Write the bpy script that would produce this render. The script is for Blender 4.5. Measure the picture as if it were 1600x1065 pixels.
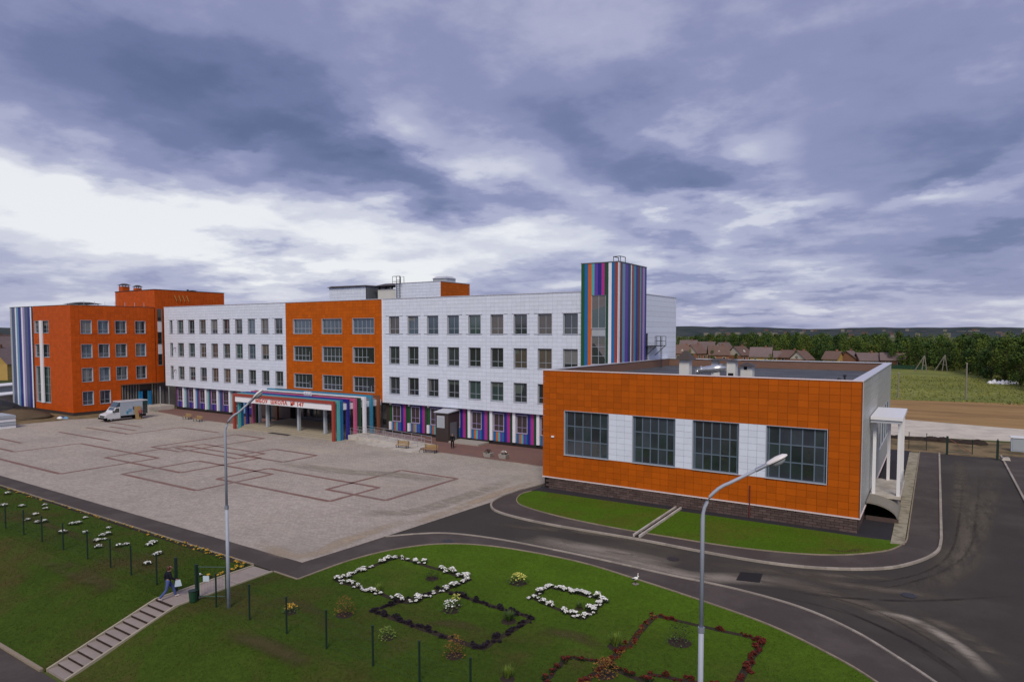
import bpy, math, random
from math import sin, cos, tan, atan, radians, pi, sqrt, floor, ceil, hypot
from mathutils import Vector, Matrix
random.seed(7)
for o in list(bpy.data.objects): bpy.data.objects.remove(o)
scn = bpy.context.scene
COL = scn.collection

# ---------------------------------------------------------------- camera
IMW, IMH, FPX, HOR = 1600.0, 1065.0, 1034.0, 519.0
POFF = FPX*FPX*4.7e-5
PITCH = atan(POFF/FPX); CYP = HOR+POFF
YAW = atan(668/1034.0*cos(PITCH)); CAMH = 13.3
FW = Vector((-sin(YAW)*cos(PITCH), cos(YAW)*cos(PITCH), -sin(PITCH)))
RT = Vector((cos(YAW), sin(YAW), 0)); UP = RT.cross(FW)
CAM = Vector((0, 0, CAMH))
def ray(x, y): return FW*FPX + RT*(x-800) - UP*(y-CYP)
def g(x, y, z=0.0):                       # photo pixel -> point on the level z
    d = ray(x, y); return CAM + d*((z-CAMH)/d.z)
def gY(x, y, Y):                          # photo pixel -> point on the plane Y
    d = ray(x, y); return CAM + d*(Y/d.y)
cd = bpy.data.cameras.new('camera'); cam = bpy.data.objects.new('camera', cd); COL.objects.link(cam)
cd.sensor_fit = 'HORIZONTAL'; cd.sensor_width = 36.0; cd.lens = 36.0*FPX/IMW
cd.shift_y = (CYP-IMH/2)/IMW
cd.clip_start = 0.5; cd.clip_end = 12000
cam.location = CAM
cam.rotation_euler = Matrix((RT, UP, -FW)).transposed().to_euler()
scn.camera = cam

# ---------------------------------------------------------------- sky and sun
SUN_EL, SUN_AZ = radians(44), radians(152)      # azimuth clockwise from +Y
w = bpy.data.worlds.new('World'); scn.world = w; w.use_nodes = True
nt = w.node_tree; nt.nodes.clear()
def N(t, **kw):
    n = nt.nodes.new(t)
    for k, v in kw.items(): setattr(n, k, v)
    return n
def L(a, b): nt.links.new(a, b)
def M(op, a, b=None, c=None):
    n = N('ShaderNodeMath', operation=op)
    for i, v in enumerate((a, b, c)):
        if v is None: continue
        if isinstance(v, (int, float)): n.inputs[i].default_value = v
        else: L(v, n.inputs[i])
    return n.outputs[0]
def VM(op, a, b=None):
    n = N('ShaderNodeVectorMath', operation=op)
    for i, v in enumerate((a, b)):
        if v is None: continue
        if isinstance(v, (tuple, Vector)): n.inputs[i].default_value = tuple(v)
        else: L(v, n.inputs[i])
    return n
tc = N('ShaderNodeTexCoord')
dirv = VM('NORMALIZE', tc.outputs['Generated']).outputs[0]
sep = N('ShaderNodeSeparateXYZ'); L(dirv, sep.inputs[0])
zc = M('ADD', M('MAXIMUM', sep.outputs[2], 0.0), 0.16)
pl = N('ShaderNodeCombineXYZ'); L(M('DIVIDE', sep.outputs[0], zc), pl.inputs[0]); L(M('DIVIDE', sep.outputs[1], zc), pl.inputs[1])
def noise(vec, scale, det, rough, dist=0.0, off=(0, 0, 0)):
    mp = N('ShaderNodeMapping'); L(vec, mp.inputs[0]); mp.inputs['Location'].default_value = off
    n = N('ShaderNodeTexNoise'); L(mp.outputs[0], n.inputs['Vector'])
    n.inputs['Scale'].default_value = scale; n.inputs['Detail'].default_value = det
    n.inputs['Roughness'].default_value = rough; n.inputs['Distortion'].default_value = dist
    return n
n1 = noise(pl.outputs[0], 0.75, 4, 0.46, 0.0, (3.1, 0.7, 0))
n2 = noise(pl.outputs[0], 2.2, 6, 0.57, 0.0, (7.3, 1.7, 2))
# the cloud masses sit at bearings of the real sky; their edges are broken up by the same noise
jit = VM('SCALE', VM('SUBTRACT', n1.outputs['Color'], (0.5, 0.5, 0.5)).outputs[0]); jit.inputs[3].default_value = 0.16
jit2 = VM('SCALE', VM('SUBTRACT', n2.outputs['Color'], (0.5, 0.5, 0.5)).outputs[0]); jit2.inputs[3].default_value = 0.15
dj = VM('NORMALIZE', VM('ADD', VM('ADD', dirv, jit.outputs[0]).outputs[0], jit2.outputs[0]).outputs[0]).outputs[0]
def blob(px, py, wx, wy, amp, rot=0):
    """soft mass centred on a bearing; wx, wy its half widths in photo pixels, rot its tilt (falling to the right is positive)"""
    c = ray(px, py).normalized(); r = radians(rot)
    ex = (RT*cos(r)-UP*sin(r)); ex = (ex-c*ex.dot(c)).normalized(); ey = ex.cross(c)
    a = VM('DOT_PRODUCT', dj, tuple(ex*(FPX/wx))).outputs['Value']
    b = VM('DOT_PRODUCT', dj, tuple(ey*(FPX/wy))).outputs['Value']
    f = M('EXPONENT', M('MULTIPLY_ADD', a, M('MULTIPLY', a, -1.0), M('MULTIPLY', b, M('MULTIPLY', b, -1.0))))
    return f, amp
val = M('ADD', M('MULTIPLY', n1.outputs[0], 0.50), M('MULTIPLY', n2.outputs[0], 0.50))
val = M('ADD', M('MULTIPLY', M('SUBTRACT', val, 0.5), 1.55), 0.47)
low = M('MULTIPLY', M('EXPONENT', M('MULTIPLY', M('MAXIMUM', sep.outputs[2], 0.0), -5.0)), 0.19)   # thin cloud is brighter towards the horizon
acc = 0.0
for b in [(120, 280, 170, 44, .36, 14), (330, 345, 260, 46, .32, 8), (600, 400, 280, 40, .26, 4), (60, 400, 220, 50, .14), (880, 385, 170, 34, .20),
          (620, 215, 85, 34, .24, 25), (545, 120, 110, 40, .14, 15), (400, 243, 55, 16, .22), (815, 250, 90, 34, .20), (1150, 195, 80, 36, .26), (1060, 300, 150, 18, .22), (1260, 300, 150, 20, .18), (1480, 280, 120, 24, .14), (1350, 420, 260, 30, .10),
          (110, 90, 220, 80, -.15, 20), (330, 175, 220, 52, -.22, 26), (560, 275, 210, 34, -.24, 16), (760, 315, 150, 22, -.16), (990, 120, 70, 60, -.14), (960, 220, 150, 48, -.30, 14), (1420, 262, 110, 20, -.26, -22), (1080, 375, 95, 26, -.30, 10), (1540, 130, 170, 70, -.22, -15), (1540, 388, 150, 15, -.24, -8), (1150, 460, 260, 10, -.14), (1330, 445, 330, 40, -.07)]:
    f, amp = blob(*b); acc = M('MULTIPLY_ADD', f, amp, acc)
front = M('GREATER_THAN', VM('DOT_PRODUCT', dj, tuple(FW)).outputs['Value'], 0.0)
val = M('ADD', M('MULTIPLY_ADD', acc, front, val), low)
cr = N('ShaderNodeValToRGB'); L(val, cr.inputs[0])
els = cr.color_ramp.elements
EXP = 0.60
KS = 2**-EXP
def K(r, g_, b): return (r*KS, g_*KS, b*KS, 1)
els[0].position = 0.0; els[0].color = K(.105, .135, .265)
els[1].position = 1.0; els[1].color = K(.84, .85, .88)
for p, c in ((.22, K(.150, .180, .335)), (.45, K(.254, .275, .460)), (.62, K(.405, .419, .590)), (.80, K(.63, .645, .745))):
    e = els.new(p); e.color = c
cr.color_ramp.interpolation = 'EASE'
sky = N('ShaderNodeTexSky', sky_type='NISHITA', sun_disc=False, sun_elevation=SUN_EL, sun_rotation=SUN_AZ)
skys = N('ShaderNodeMix', data_type='RGBA', blend_type='MULTIPLY'); skys.inputs[0].default_value = 1
L(sky.outputs[0], skys.inputs[6]); skys.inputs[7].default_value = (.10, .10, .10, 1)
mx = N('ShaderNodeMix', data_type='RGBA'); mx.inputs[0].default_value = 0.94
L(skys.outputs[2], mx.inputs[6]); L(cr.outputs[0], mx.inputs[7])
bg = N('ShaderNodeBackground'); L(mx.outputs[2], bg.inputs[0]); bg.inputs[1].default_value = 1.0
w.cycles.sampling_method = 'MANUAL'; w.cycles.sample_map_resolution = 256
wo = N('ShaderNodeOutputWorld'); L(bg.outputs[0], wo.inputs[0])
sd = bpy.data.lights.new('sun', 'SUN'); sun = bpy.data.objects.new('sun', sd); COL.objects.link(sun)
sd.energy = 1.5; sd.angle = radians(22); sd.color = (1.0, .89, .72)
sdir = Vector((sin(SUN_AZ)*cos(SUN_EL), cos(SUN_AZ)*cos(SUN_EL), sin(SUN_EL)))
sun.rotation_euler = (-sdir).to_track_quat('-Z', 'Y').to_euler(); sun.location = (0, 0, 60)
scn.view_settings.view_transform = 'Standard'; scn.view_settings.look = 'None'
scn.view_settings.exposure = EXP; scn.view_settings.gamma = 1.0; scn.view_settings.use_curve_mapping = False
scn.render.engine = 'CYCLES'

# ---------------------------------------------------------------- materials
def mat(name, col, rough=.7, metal=0.0, var=.12, scale=1.2, bump=0.0, bscale=12.0, island=0.0, objr=0.0, col2=None, c2scale=.3, c2lo=.45, c2hi=.62, spec=.5, ior=None, fine=None, stretch=None, ygrad=None):
    """Principled with noise variation; col2 = second tint mixed in by a large noise; island/objr = tone steps per piece."""
    if rough >= .8: spec = min(spec, .12)
    m = bpy.data.materials.new(name); m.use_nodes = True
    t = m.node_tree; b = t.nodes['Principled BSDF']
    def nn(ty, **kw):
        n = t.nodes.new(ty)
        for k, v in kw.items(): setattr(n, k, v)
        return n
    geo = nn('ShaderNodeNewGeometry')
    pos = geo.outputs['Position']
    if stretch:
        mp = nn('ShaderNodeMapping'); t.links.new(pos, mp.inputs[0]); mp.inputs['Scale'].default_value = stretch; pos = mp.outputs[0]
    def nz(sc, det=5, r=.6):
        n = nn('ShaderNodeTexNoise'); t.links.new(pos, n.inputs['Vector'])
        n.inputs['Scale'].default_value = sc; n.inputs['Detail'].default_value = det; n.inputs['Roughness'].default_value = r
        return n.outputs[0]
    def mm(op, a, bb):
        n = nn('ShaderNodeMath', operation=op)
        for i, v in enumerate((a, bb)):
            if isinstance(v, (int, float)): n.inputs[i].default_value = v
            else: t.links.new(v, n.inputs[i])
        return n.outputs[0]
    base = nn('ShaderNodeRGB'); base.outputs[0].default_value = (*col, 1); cur = base.outputs[0]
    if col2:
        mr = nn('ShaderNodeMapRange'); t.links.new(nz(c2scale, 7, .62), mr.inputs[0])
        mr.inputs[1].default_value = c2lo; mr.inputs[2].default_value = c2hi
        mx = nn('ShaderNodeMix', data_type='RGBA'); t.links.new(mr.outputs[0], mx.inputs[0])
        t.links.new(cur, mx.inputs[6]); mx.inputs[7].default_value = (*col2, 1); cur = mx.outputs[2]
    if ygrad:                              # better watered turf towards one side of the lawn
        sp = nn('ShaderNodeSeparateXYZ'); t.links.new(geo.outputs['Position'], sp.inputs[0])
        mr = nn('ShaderNodeMapRange'); t.links.new(mm('ADD', sp.outputs[1], mm('MULTIPLY', nz(.25), 5.0)), mr.inputs[0]); mr.inputs[1].default_value = ygrad[0]; mr.inputs[2].default_value = ygrad[1]
        mx = nn('ShaderNodeMix', data_type='RGBA'); t.links.new(mr.outputs[0], mx.inputs[0]); t.links.new(cur, mx.inputs[6]); mx.inputs[7].default_value = (*ygrad[2], 1); cur = mx.outputs[2]
    f = mm('ADD', mm('MULTIPLY', mm('SUBTRACT', nz(scale), .5), var*2.4), 1.0)
    if fine: f = mm('MULTIPLY', f, mm('ADD', mm('MULTIPLY', mm('SUBTRACT', nz(fine[0], 3, .7), .5), fine[1]*2.4), 1.0))
    if island: f = mm('MULTIPLY', f, mm('ADD', mm('MULTIPLY', mm('SUBTRACT', geo.outputs['Random Per Island'], .5), island), 1.0))
    if objr:
        oi = nn('ShaderNodeObjectInfo')
        f = mm('MULTIPLY', f, mm('ADD', mm('MULTIPLY', mm('SUBTRACT', oi.outputs['Random'], .5), objr), 1.0))
    sc = nn('ShaderNodeVectorMath', operation='SCALE'); t.links.new(cur, sc.inputs[0]); t.links.new(f, sc.inputs[3])
    t.links.new(sc.outputs[0], b.inputs['Base Color'])
    b.inputs['Roughness'].default_value = rough; b.inputs['Metallic'].default_value = metal
    b.inputs['Specular IOR Level'].default_value = spec
    if ior: b.inputs['IOR'].default_value = ior
    if bump:
        bn = nn('ShaderNodeBump'); bn.inputs['Strength'].default_value = bump; bn.inputs['Distance'].default_value = .05
        t.links.new(nz(bscale, 4, .65), bn.inputs['Height']); t.links.new(bn.outputs[0], b.inputs['Normal'])
    return m
MT = {}
def mk(k, *a, **kw): MT[k] = mat(k, *a, **kw)
mk('orange', (.44, .092, .002), .55, spec=.18, var=.07, island=.20, objr=.20, fine=(3, .05))
mk('orange_red', (.50, .082, .005), .55, spec=.18, var=.07, island=.18, fine=(3, .05))
mk('white_panel', (.67, .735, .87), .40, spec=.35, var=.04, island=.07, objr=.07, fine=(2.5, .04))
mk('white', (.78, .79, .84), .4, var=.04)
mk('core', (.16, .15, .16), .8)
mk('coping', (.62, .63, .70), .4, metal=.2, var=.05)
mk('trim', (.72, .60, .60), .45, var=.05)
mk('trim_grey', (.46, .48, .55), .45, var=.06)
mk('window_frame', (.30, .34, .40), .45, var=.04)
mk('gym_frame', (.115, .160, .215), .45, var=.04)
mk('frame_dark', (.12, .13, .15), .5)
mk('glass', (.026, .033, .037), .06, var=.6, scale=.9, objr=.8, ior=2.0)
mk('glass_gym', (.036, .046, .060), .05, var=.5, scale=.6, objr=.6, ior=1.8)
mk('glass_gym2', (.030, .043, .048), .06, var=.6, scale=.8, objr=.7, ior=1.7)
mk('blind_pale', (.15, .155, .155), .25, var=.12, scale=3, objr=.5)
mk('blind_tan', (.125, .105, .080), .25, var=.15, scale=3, objr=.5)
mk('blind_green', (.075, .095, .085), .25, var=.15, scale=3, objr=.5)
mk('glass_tan', (.085, .072, .058), .10, var=.35, scale=1.5, objr=.5, ior=2.0)
mk('glass_blue', (.045, .075, .105), .08, var=.3, scale=1.0, objr=.5, ior=2.0)
mk('glass_green', (.035, .065, .062), .06, var=.3, scale=1.0, objr=.5, ior=2.0)
mk('membrane', (.055, .060, .074), .75, var=.15, scale=.5, bump=.2, bscale=6, col2=(.085, .09, .10), c2scale=.25)
mk('brick_dark', (.105, .075, .070), .85, var=.25, scale=3, objr=.5, bump=.4, bscale=14)
mk('mortar', (.028, .024, .026), .9)
mk('brick_parapet', (.19, .115, .09), .85, var=.15, stretch=(1, 1, 6))
mk('render_white', (.60, .61, .60), .7, var=.10)
mk('roof_metal_brown', (.055, .042, .035), .5)
mk('duct', (.62, .64, .66), .28, metal=.85, var=.15, scale=4)
mk('steel_dark', (.035, .037, .042), .5, metal=.3)
mk('steel_grey', (.30, .33, .40), .45, metal=.4, var=.06)
mk('lamp_pole', (.36, .40, .48), .6, metal=.05, var=.10, fine=(2, .08))
mk('lamp_head', (.74, .71, .72), .35)
mk('lamp_glass', (.30, .33, .36), .15)
mk('steel_rail', (.55, .55, .57), .3, metal=.7)
mk('green_metal', (.012, .052, .026), .45, var=.1)
mk('green_dark', (.010, .028, .020), .5, var=.1)
mk('concrete', (.36, .34, .31), .85, var=.15, scale=2, bump=.2, bscale=20)
mk('concrete_light', (.50, .47, .43), .85, var=.14, scale=1.2, bump=.15, bscale=20, col2=(.38, .35, .31), c2scale=.8)
mk('concrete_tan', (.36, .32, .25), .85, var=.16, scale=1.5, bump=.15, bscale=20)
mk('step_slab', (.30, .255, .235), .9, var=.14, scale=2.5, objr=.14, bump=.2, bscale=25)
mk('wood', (.34, .225, .095), .6, var=.18, scale=6)
mk('wood_grey', (.22, .205, .18), .85, var=.2, scale=4)
mk('brown_cladding', (.045, .034, .031), .5, var=.10)
STR = dict(green=(.012, .085, .020), blue=(.010, .135, .36), orange=(.55, .115, .012), teal=(.09, .38, .40), violet=(.115, .045, .35),
           navy=(.018, .020, .22), magenta=(.40, .028, .24), white=(.76, .78, .88), dgreen=(.012, .060, .030), lilac=(.32, .26, .50),
           red=(.30, .050, .030), maroon=(.14, .028, .030), sky=(.13, .30, .46), pink=(.48, .10, .22), black=(.020, .018, .020), grey=(.36, .40, .45), purple=(.16, .03, .20), brown=(.20, .07, .03), cyan=(.04, .24, .40), slate=(.07, .10, .20))
for k, v in STR.items(): mk('c_'+k, v, .42, var=.06, fine=(3, .05))
mk('sign_red', (.55, .055, .012), .5)
# ground
mk('earth', (.115, .085, .055), .95, var=.3, scale=.6, bump=.6, bscale=3, col2=(.06, .045, .032), c2scale=.3)
mk('field_dirt', (.33, .205, .090), .95, var=.16, scale=.05, col2=(.22, .135, .06), c2scale=.12, fine=(.9, .2), stretch=(.35, 2.2, 1))
mk('dirt_mix', (.21, .155, .085), .95, var=.2, scale=.5, col2=(.10, .08, .045), c2scale=.35, fine=(2, .25), bump=.3, bscale=4)
mk('pale_pave', (.58, .53, .45), .9, var=.08, scale=.3, col2=(.47, .43, .38), c2scale=.4, fine=(2.5, .10))
mk('meadow', (.215, .228, .064), .95, var=.22, scale=.12, col2=(.150, .172, .045), c2scale=.05, c2lo=.42, c2hi=.6, fine=(1.1, .35), bump=.7, bscale=1.5)
mk('country', (.090, .105, .035), .95, var=.25, scale=.02, col2=(.05, .07, .025), c2scale=.008, fine=(.2, .3))
mk('hill', (.034, .048, .050), .95, var=.35, scale=.02, col2=(.055, .064, .066), c2scale=.012, stretch=(1, 1, 4))  # bluish tint in the colour stands in for distant haze
mk('asphalt', (.056, .050, .046), .88, var=.18, scale=.30, col2=(.090, .079, .067), c2scale=.10, c2lo=.50, c2hi=.70, fine=(9, .16), bump=.15, bscale=40)
mk('asphalt_walk', (.074, .062, .059), .88, var=.10, scale=.5, fine=(10, .13), bump=.12, bscale=40, col2=(.095, .081, .075), c2scale=.4)
mk('asphalt_dark', (.036, .034, .040), .85, var=.14, scale=.6, fine=(8, .14))
mk('patch', (.026, .025, .028), .85, var=.15, scale=2, fine=(10, .2))
mk('sand_wash', (.235, .215, .185), .95, var=.20, scale=1.0, col2=(.15, .135, .12), c2scale=.9, fine=(7, .18))
mk('kerb', (.33, .295, .255), .85, island=.30, var=.16, scale=1.5, fine=(6, .15))
mk('kerb_tan', (.27, .225, .17), .9, island=.25, var=.16, scale=1.5, fine=(6, .15))
mk('rubble', (.36, .33, .25), .95, var=.25, scale=1.6, col2=(.20, .18, .13), c2scale=1.6, bump=.9, bscale=5)
mk('soil', (.040, .030, .026), .95, var=.3, scale=3, bump=.8, bscale=12)
mk('brickpave', (.205, .118, .098), .88, var=.12, scale=.5, fine=(6, .18), col2=(.17, .105, .10), c2scale=.5)
mk('tarp', (.010, .010, .012), .7, var=.2)
# lawn: mown turf with worn and lush areas
mk('lawn', (.044, .078, .008), .95, var=.30, scale=.35, col2=(.070, .058, .018), c2scale=.22, c2lo=.48, c2hi=.66, fine=(5, .42), bump=1.0, bscale=9, ygrad=(25.0, 33, (.070, .135, .008)))
mk('lawn_lush', (.066, .132, .007), .95, var=.16, scale=.5, col2=(.085, .112, .012), c2scale=.3, fine=(6, .35), bump=.9, bscale=10)
mk('grass_blade', (.046, .072, .010), .95, var=.25, scale=.4, island=.5, spec=.1, col2=(.075, .066, .018), c2scale=.16, c2lo=.5, c2hi=.68, ygrad=(25.0, 33, (.070, .135, .008)))
mk('weed', (.20, .212, .060), .95, var=.3, scale=.1, island=.5, spec=.1)
mk('panel_grey_reflection', (.40, .42, .42), .4, var=.06, island=.08)  # white side panels; the grey they reflect is put into the base colour
# plants
mk('leaf_green', (.055, .105, .018), .7, var=.2, island=.7)
mk('leaf_lime', (.13, .20, .022), .7, island=.5)
mk('leaf_dark', (.020, .030, .014), .8, island=.6)
mk('leaf_purple', (.022, .016, .024), .8, island=.8)
mk('leaf_red', (.105, .021, .014), .8, island=.9)
mk('leaf_rust', (.20, .105, .028), .8, island=.6)
mk('petal_white', (.84, .84, .80), .6, island=.2)
mk('petal_yellow', (.62, .36, .025), .6, island=.5)
mk('petal_lemon', (.62, .60, .12), .6, island=.4)
mk('tree_a', (.068, .112, .026), .8, var=.3, scale=.15, island=.55, objr=.5)
mk('tree_b', (.092, .132, .026), .8, var=.3, scale=.15, island=.55, objr=.5)
mk('tree_c', (.055, .100, .030), .8, var=.3, scale=.15, island=.55, objr=.5)
mk('bark', (.07, .055, .04), .9)
# houses
mk('roof_brown', (.135, .082, .066), .75, var=.2, scale=.4, objr=.3, fine=(2, .2))
mk('roof_plum', (.150, .108, .106), .75, var=.2, scale=.4, objr=.25, fine=(2, .2))
mk('house_brick', (.23, .115, .075), .85, var=.15, objr=.3)
mk('house_yellow', (.42, .29, .10), .85, var=.12, objr=.2)
mk('house_cream', (.50, .46, .42), .85, var=.1)
# vehicle, people
mk('van_white', (.60, .62, .66), .25, var=.05)
mk('van_box', (.36, .42, .50), .35, var=.12, scale=2)
mk('rubber', (.012, .012, .013), .8)
mk('skin', (.42, .22, .15), .6)
mk('hair_red', (.075, .022, .014), .6)
mk('hair_dark', (.015, .011, .010), .6)
mk('jacket_dark', (.014, .015, .026), .8)
mk('jeans', (.070, .100, .26), .8, var=.2, scale=6)
mk('cloth_black', (.010, .010, .012), .8)
mk('cloth_rose', (.30, .10, .10), .8)
mk('shirt_white', (.55, .56, .58), .8)
mk('bag_pale', (.50, .60, .70), .5)
mk('shoe_light', (.50, .47, .47), .6)

def paver_mat():
    m = bpy.data.materials.new('plaza_pavers'); m.use_nodes = True; t = m.node_tree; b = t.nodes['Principled BSDF']
    geo = t.nodes.new('ShaderNodeNewGeometry'); P = geo.outputs['Position']
    br = t.nodes.new('ShaderNodeTexBrick'); t.links.new(P, br.inputs['Vector'])
    br.inputs['Scale'].default_value = 1.0; br.inputs['Brick Width'].default_value = .40; br.inputs['Row Height'].default_value = .20
    br.inputs['Mortar Size'].default_value = .010; br.inputs['Mortar Smooth'].default_value = .4
    br.inputs['Color1'].default_value = (.430, .385, .338, 1); br.inputs['Color2'].default_value = (.355, .315, .275, 1); br.inputs['Mortar'].default_value = (.21, .18, .155, 1)
    def nz(sc, lo, hi, det=6, stretch=None):
        v = P
        if stretch:
            mp = t.nodes.new('ShaderNodeMapping'); t.links.new(P, mp.inputs[0]); mp.inputs['Scale'].default_value = stretch; v = mp.outputs[0]
        n = t.nodes.new('ShaderNodeTexNoise'); t.links.new(v, n.inputs['Vector']); n.inputs['Scale'].default_value = sc; n.inputs['Detail'].default_value = det; n.inputs['Roughness'].default_value = .65
        r = t.nodes.new('ShaderNodeMapRange'); t.links.new(n.outputs[0], r.inputs[0]); r.inputs[1].default_value = .3; r.inputs[2].default_value = .7; r.inputs[3].default_value = lo; r.inputs[4].default_value = hi
        return r.outputs[0]
    def mul(a, f):
        s = t.nodes.new('ShaderNodeVectorMath'); s.operation = 'SCALE'; t.links.new(a, s.inputs[0]); t.links.new(f, s.inputs[3]); return s.outputs[0]
    def mixc(a, c, f):
        x = t.nodes.new('ShaderNodeMix'); x.data_type = 'RGBA'; t.links.new(f, x.inputs[0]); t.links.new(a, x.inputs[6]); x.inputs[7].default_value = (*c, 1); return x.outputs[2]
    c = br.outputs['Color']
    c = mul(c, nz(.10, .86, 1.12)); c = mul(c, nz(1.6, .94, 1.07)); c = mul(c, nz(7, .88, 1.13, 3))
    c = mixc(c, (.47, .40, .32), nz(.09, -.9, .65, 7, (.6, 1.6, 1)))      # sandy wash left by rain
    c = mixc(c, (.26, .24, .215), nz(.13, -.8, .5, 6))
    t.links.new(c, b.inputs['Base Color']); b.inputs['Roughness'].default_value = .85; b.inputs['Specular IOR Level'].default_value = .12
    bn = t.nodes.new('ShaderNodeBump'); bn.inputs['Strength'].default_value = .35; bn.inputs['Distance'].default_value = .01; bn.invert = True
    t.links.new(br.outputs['Fac'], bn.inputs['Height']); t.links.new(bn.outputs[0], b.inputs['Normal'])
    return m
MT['plaza'] = paver_mat()
mk('plaza_band', (.215, .125, .105), .85, var=.18, scale=1.0, fine=(6, .22), col2=(.22, .155, .14), c2scale=.35)

# ---------------------------------------------------------------- mesh helpers
class MB:
    def __init__(s): s.v = []; s.f = []; s.m = []; s.mi = 0
    def face(s, pts):
        n = len(s.v); s.v += [tuple(p) for p in pts]; s.f.append(tuple(range(n, n+len(pts)))); s.m.append(s.mi)
    def box(s, x0, x1, y0, y1, z0, z1):
        if x0 > x1: x0, x1 = x1, x0
        if y0 > y1: y0, y1 = y1, y0
        if z0 > z1: z0, z1 = z1, z0
        n = len(s.v)
        s.v += [(x0, y0, z0), (x1, y0, z0), (x1, y1, z0), (x0, y1, z0), (x0, y0, z1), (x1, y0, z1), (x1, y1, z1), (x0, y1, z1)]
        for q in ((0, 3, 2, 1), (4, 5, 6, 7), (0, 1, 5, 4), (1, 2, 6, 5), (2, 3, 7, 6), (3, 0, 4, 7)):
            s.f.append(tuple(n+i for i in q)); s.m.append(s.mi)
        return s
    def hexa(s, b, t):                       # bottom 4 points ccw, top 4 points ccw
        n = len(s.v); s.v += [tuple(p) for p in b]+[tuple(p) for p in t]
        for q in ((0, 3, 2, 1), (4, 5, 6, 7), (0, 1, 5, 4), (1, 2, 6, 5), (2, 3, 7, 6), (3, 0, 4, 7)):
            s.f.append(tuple(n+i for i in q)); s.m.append(s.mi)
        return s
    def tube(s, pts, r, seg=8, cap=True):
        pts = [Vector(p) for p in pts]; rs = r if isinstance(r, (list, tuple)) else [r]*len(pts)
        rings = []
        for i, p in enumerate(pts):
            d = (pts[min(i+1, len(pts)-1)]-pts[max(i-1, 0)]).normalized()
            a = Vector((0, 0, 1)) if abs(d.z) < .9 else Vector((1, 0, 0))
            e1 = d.cross(a).normalized(); e2 = d.cross(e1).normalized()
            n = len(s.v)
            s.v += [tuple(p+(e1*cos(2*pi*k/seg)+e2*sin(2*pi*k/seg))*rs[i]) for k in range(seg)]
            rings.append(n)
        for a, b in zip(rings, rings[1:]):
            for k in range(seg):
                s.f.append((a+k, b+k, b+(k+1) % seg, a+(k+1) % seg)); s.m.append(s.mi)
        if cap:
            s.f.append(tuple(rings[0]+k for k in range(seg))); s.m.append(s.mi)
            s.f.append(tuple(rings[-1]+k for k in reversed(range(seg)))); s.m.append(s.mi)
        return s
    def prism(s, poly, z0, z1):
        area = sum(poly[i][0]*poly[(i+1) % len(poly)][1]-poly[(i+1) % len(poly)][0]*poly[i][1] for i in range(len(poly)))
        if area < 0: poly = poly[::-1]
        n = len(s.v); k = len(poly)
        s.v += [(p[0], p[1], z0) for p in poly]+[(p[0], p[1], z1) for p in poly]
        s.f.append(tuple(n+i for i in reversed(range(k)))); s.m.append(s.mi)
        s.f.append(tuple(n+k+i for i in range(k))); s.m.append(s.mi)
        for i in range(k):
            j = (i+1) % k; s.f.append((n+i, n+j, n+k+j, n+k+i)); s.m.append(s.mi)
        return s
    def lathe(s, prof, c=(0, 0, 0), seg=10):
        rings = []
        for r, z in prof:
            n = len(s.v); rings.append(n)
            s.v += [(c[0]+r*cos(2*pi*k/seg), c[1]+r*sin(2*pi*k/seg), c[2]+z) for k in range(seg)]
        for a, b in zip(rings, rings[1:]):
            for k in range(seg):
                s.f.append((a+k, a+(k+1) % seg, b+(k+1) % seg, b+k)); s.m.append(s.mi)
        s.f.append(tuple(rings[0]+k for k in reversed(range(seg)))); s.m.append(s.mi)
        s.f.append(tuple(rings[-1]+k for k in range(seg))); s.m.append(s.mi)
        return s
    def mesh(s, name, mats, off=(0, 0, 0), smooth=False, bevel=None):
        me = bpy.data.meshes.new(name)
        ox, oy, oz = off
        me.from_pydata([(a-ox, b-oy, c-oz) for a, b, c in s.v], [], s.f)
        if isinstance(mats, str): mats = [mats]
        for m in mats: me.materials.append(MT[m])
        if len(mats) > 1: me.polygons.foreach_set('material_index', s.m)
        if smooth: me.polygons.foreach_set('use_smooth', [True]*len(me.polygons))
        me.update(); return me
def link(name, me, parent=None, loc=(0, 0, 0), rz=0.0):
    o = bpy.data.objects.new(name, me); COL.objects.link(o); o.location = loc; o.rotation_euler = (0, 0, rz)
    if parent: o.parent = parent
    return o
def tag(o, label=None, cat=None, group=None, kind=None):
    if label: o['label'] = label
    if cat: o['category'] = cat
    if group: o['group'] = group
    if kind: o['kind'] = kind
    return o
ORG = {}
def thing(name, label, cat, loc=(0, 0, 0), rz=0.0, group=None):
    o = link(name, None, None, loc, rz); o.empty_display_size = .3
    tag(o, label, cat, group); ORG[o.name] = Vector(loc); return o
def root(o):
    while o.parent: o = o.parent
    return o
def part(name, mb, mats, parent, smooth=False, local=False, label=None, kind=None):
    """mesh given in world coordinates (or local to the thing) as a part"""
    off = (0, 0, 0) if local else ORG[root(parent).name]
    return tag(link(name, mb.mesh(name, mats, off, smooth), parent), label, kind=kind)
def shared(name, me, parent, wloc):
    return link(name, me, parent, Vector(wloc)-ORG[root(parent).name])
def single(name, mb, mats, label, cat, base, group=None, smooth=False, kind=None):
    o = link(name, mb.mesh(name, mats, base, smooth), None, base)
    return tag(o, label, cat, group, kind)
def struct(name, mb, mats, smooth=False):
    return tag(link(name, mb.mesh(name, mats, (0, 0, 0), smooth)), kind='structure')
def copy_tree(o, loc, rz, label=None, parent=None):
    c = o.copy(); COL.objects.link(c)
    if parent: c.parent = parent
    else:
        c.location = loc; c.rotation_euler = (0, 0, rz)
        if label: c['label'] = label
    for ch in list(o.children): copy_tree(ch, None, None, None, c)
    return c
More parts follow.
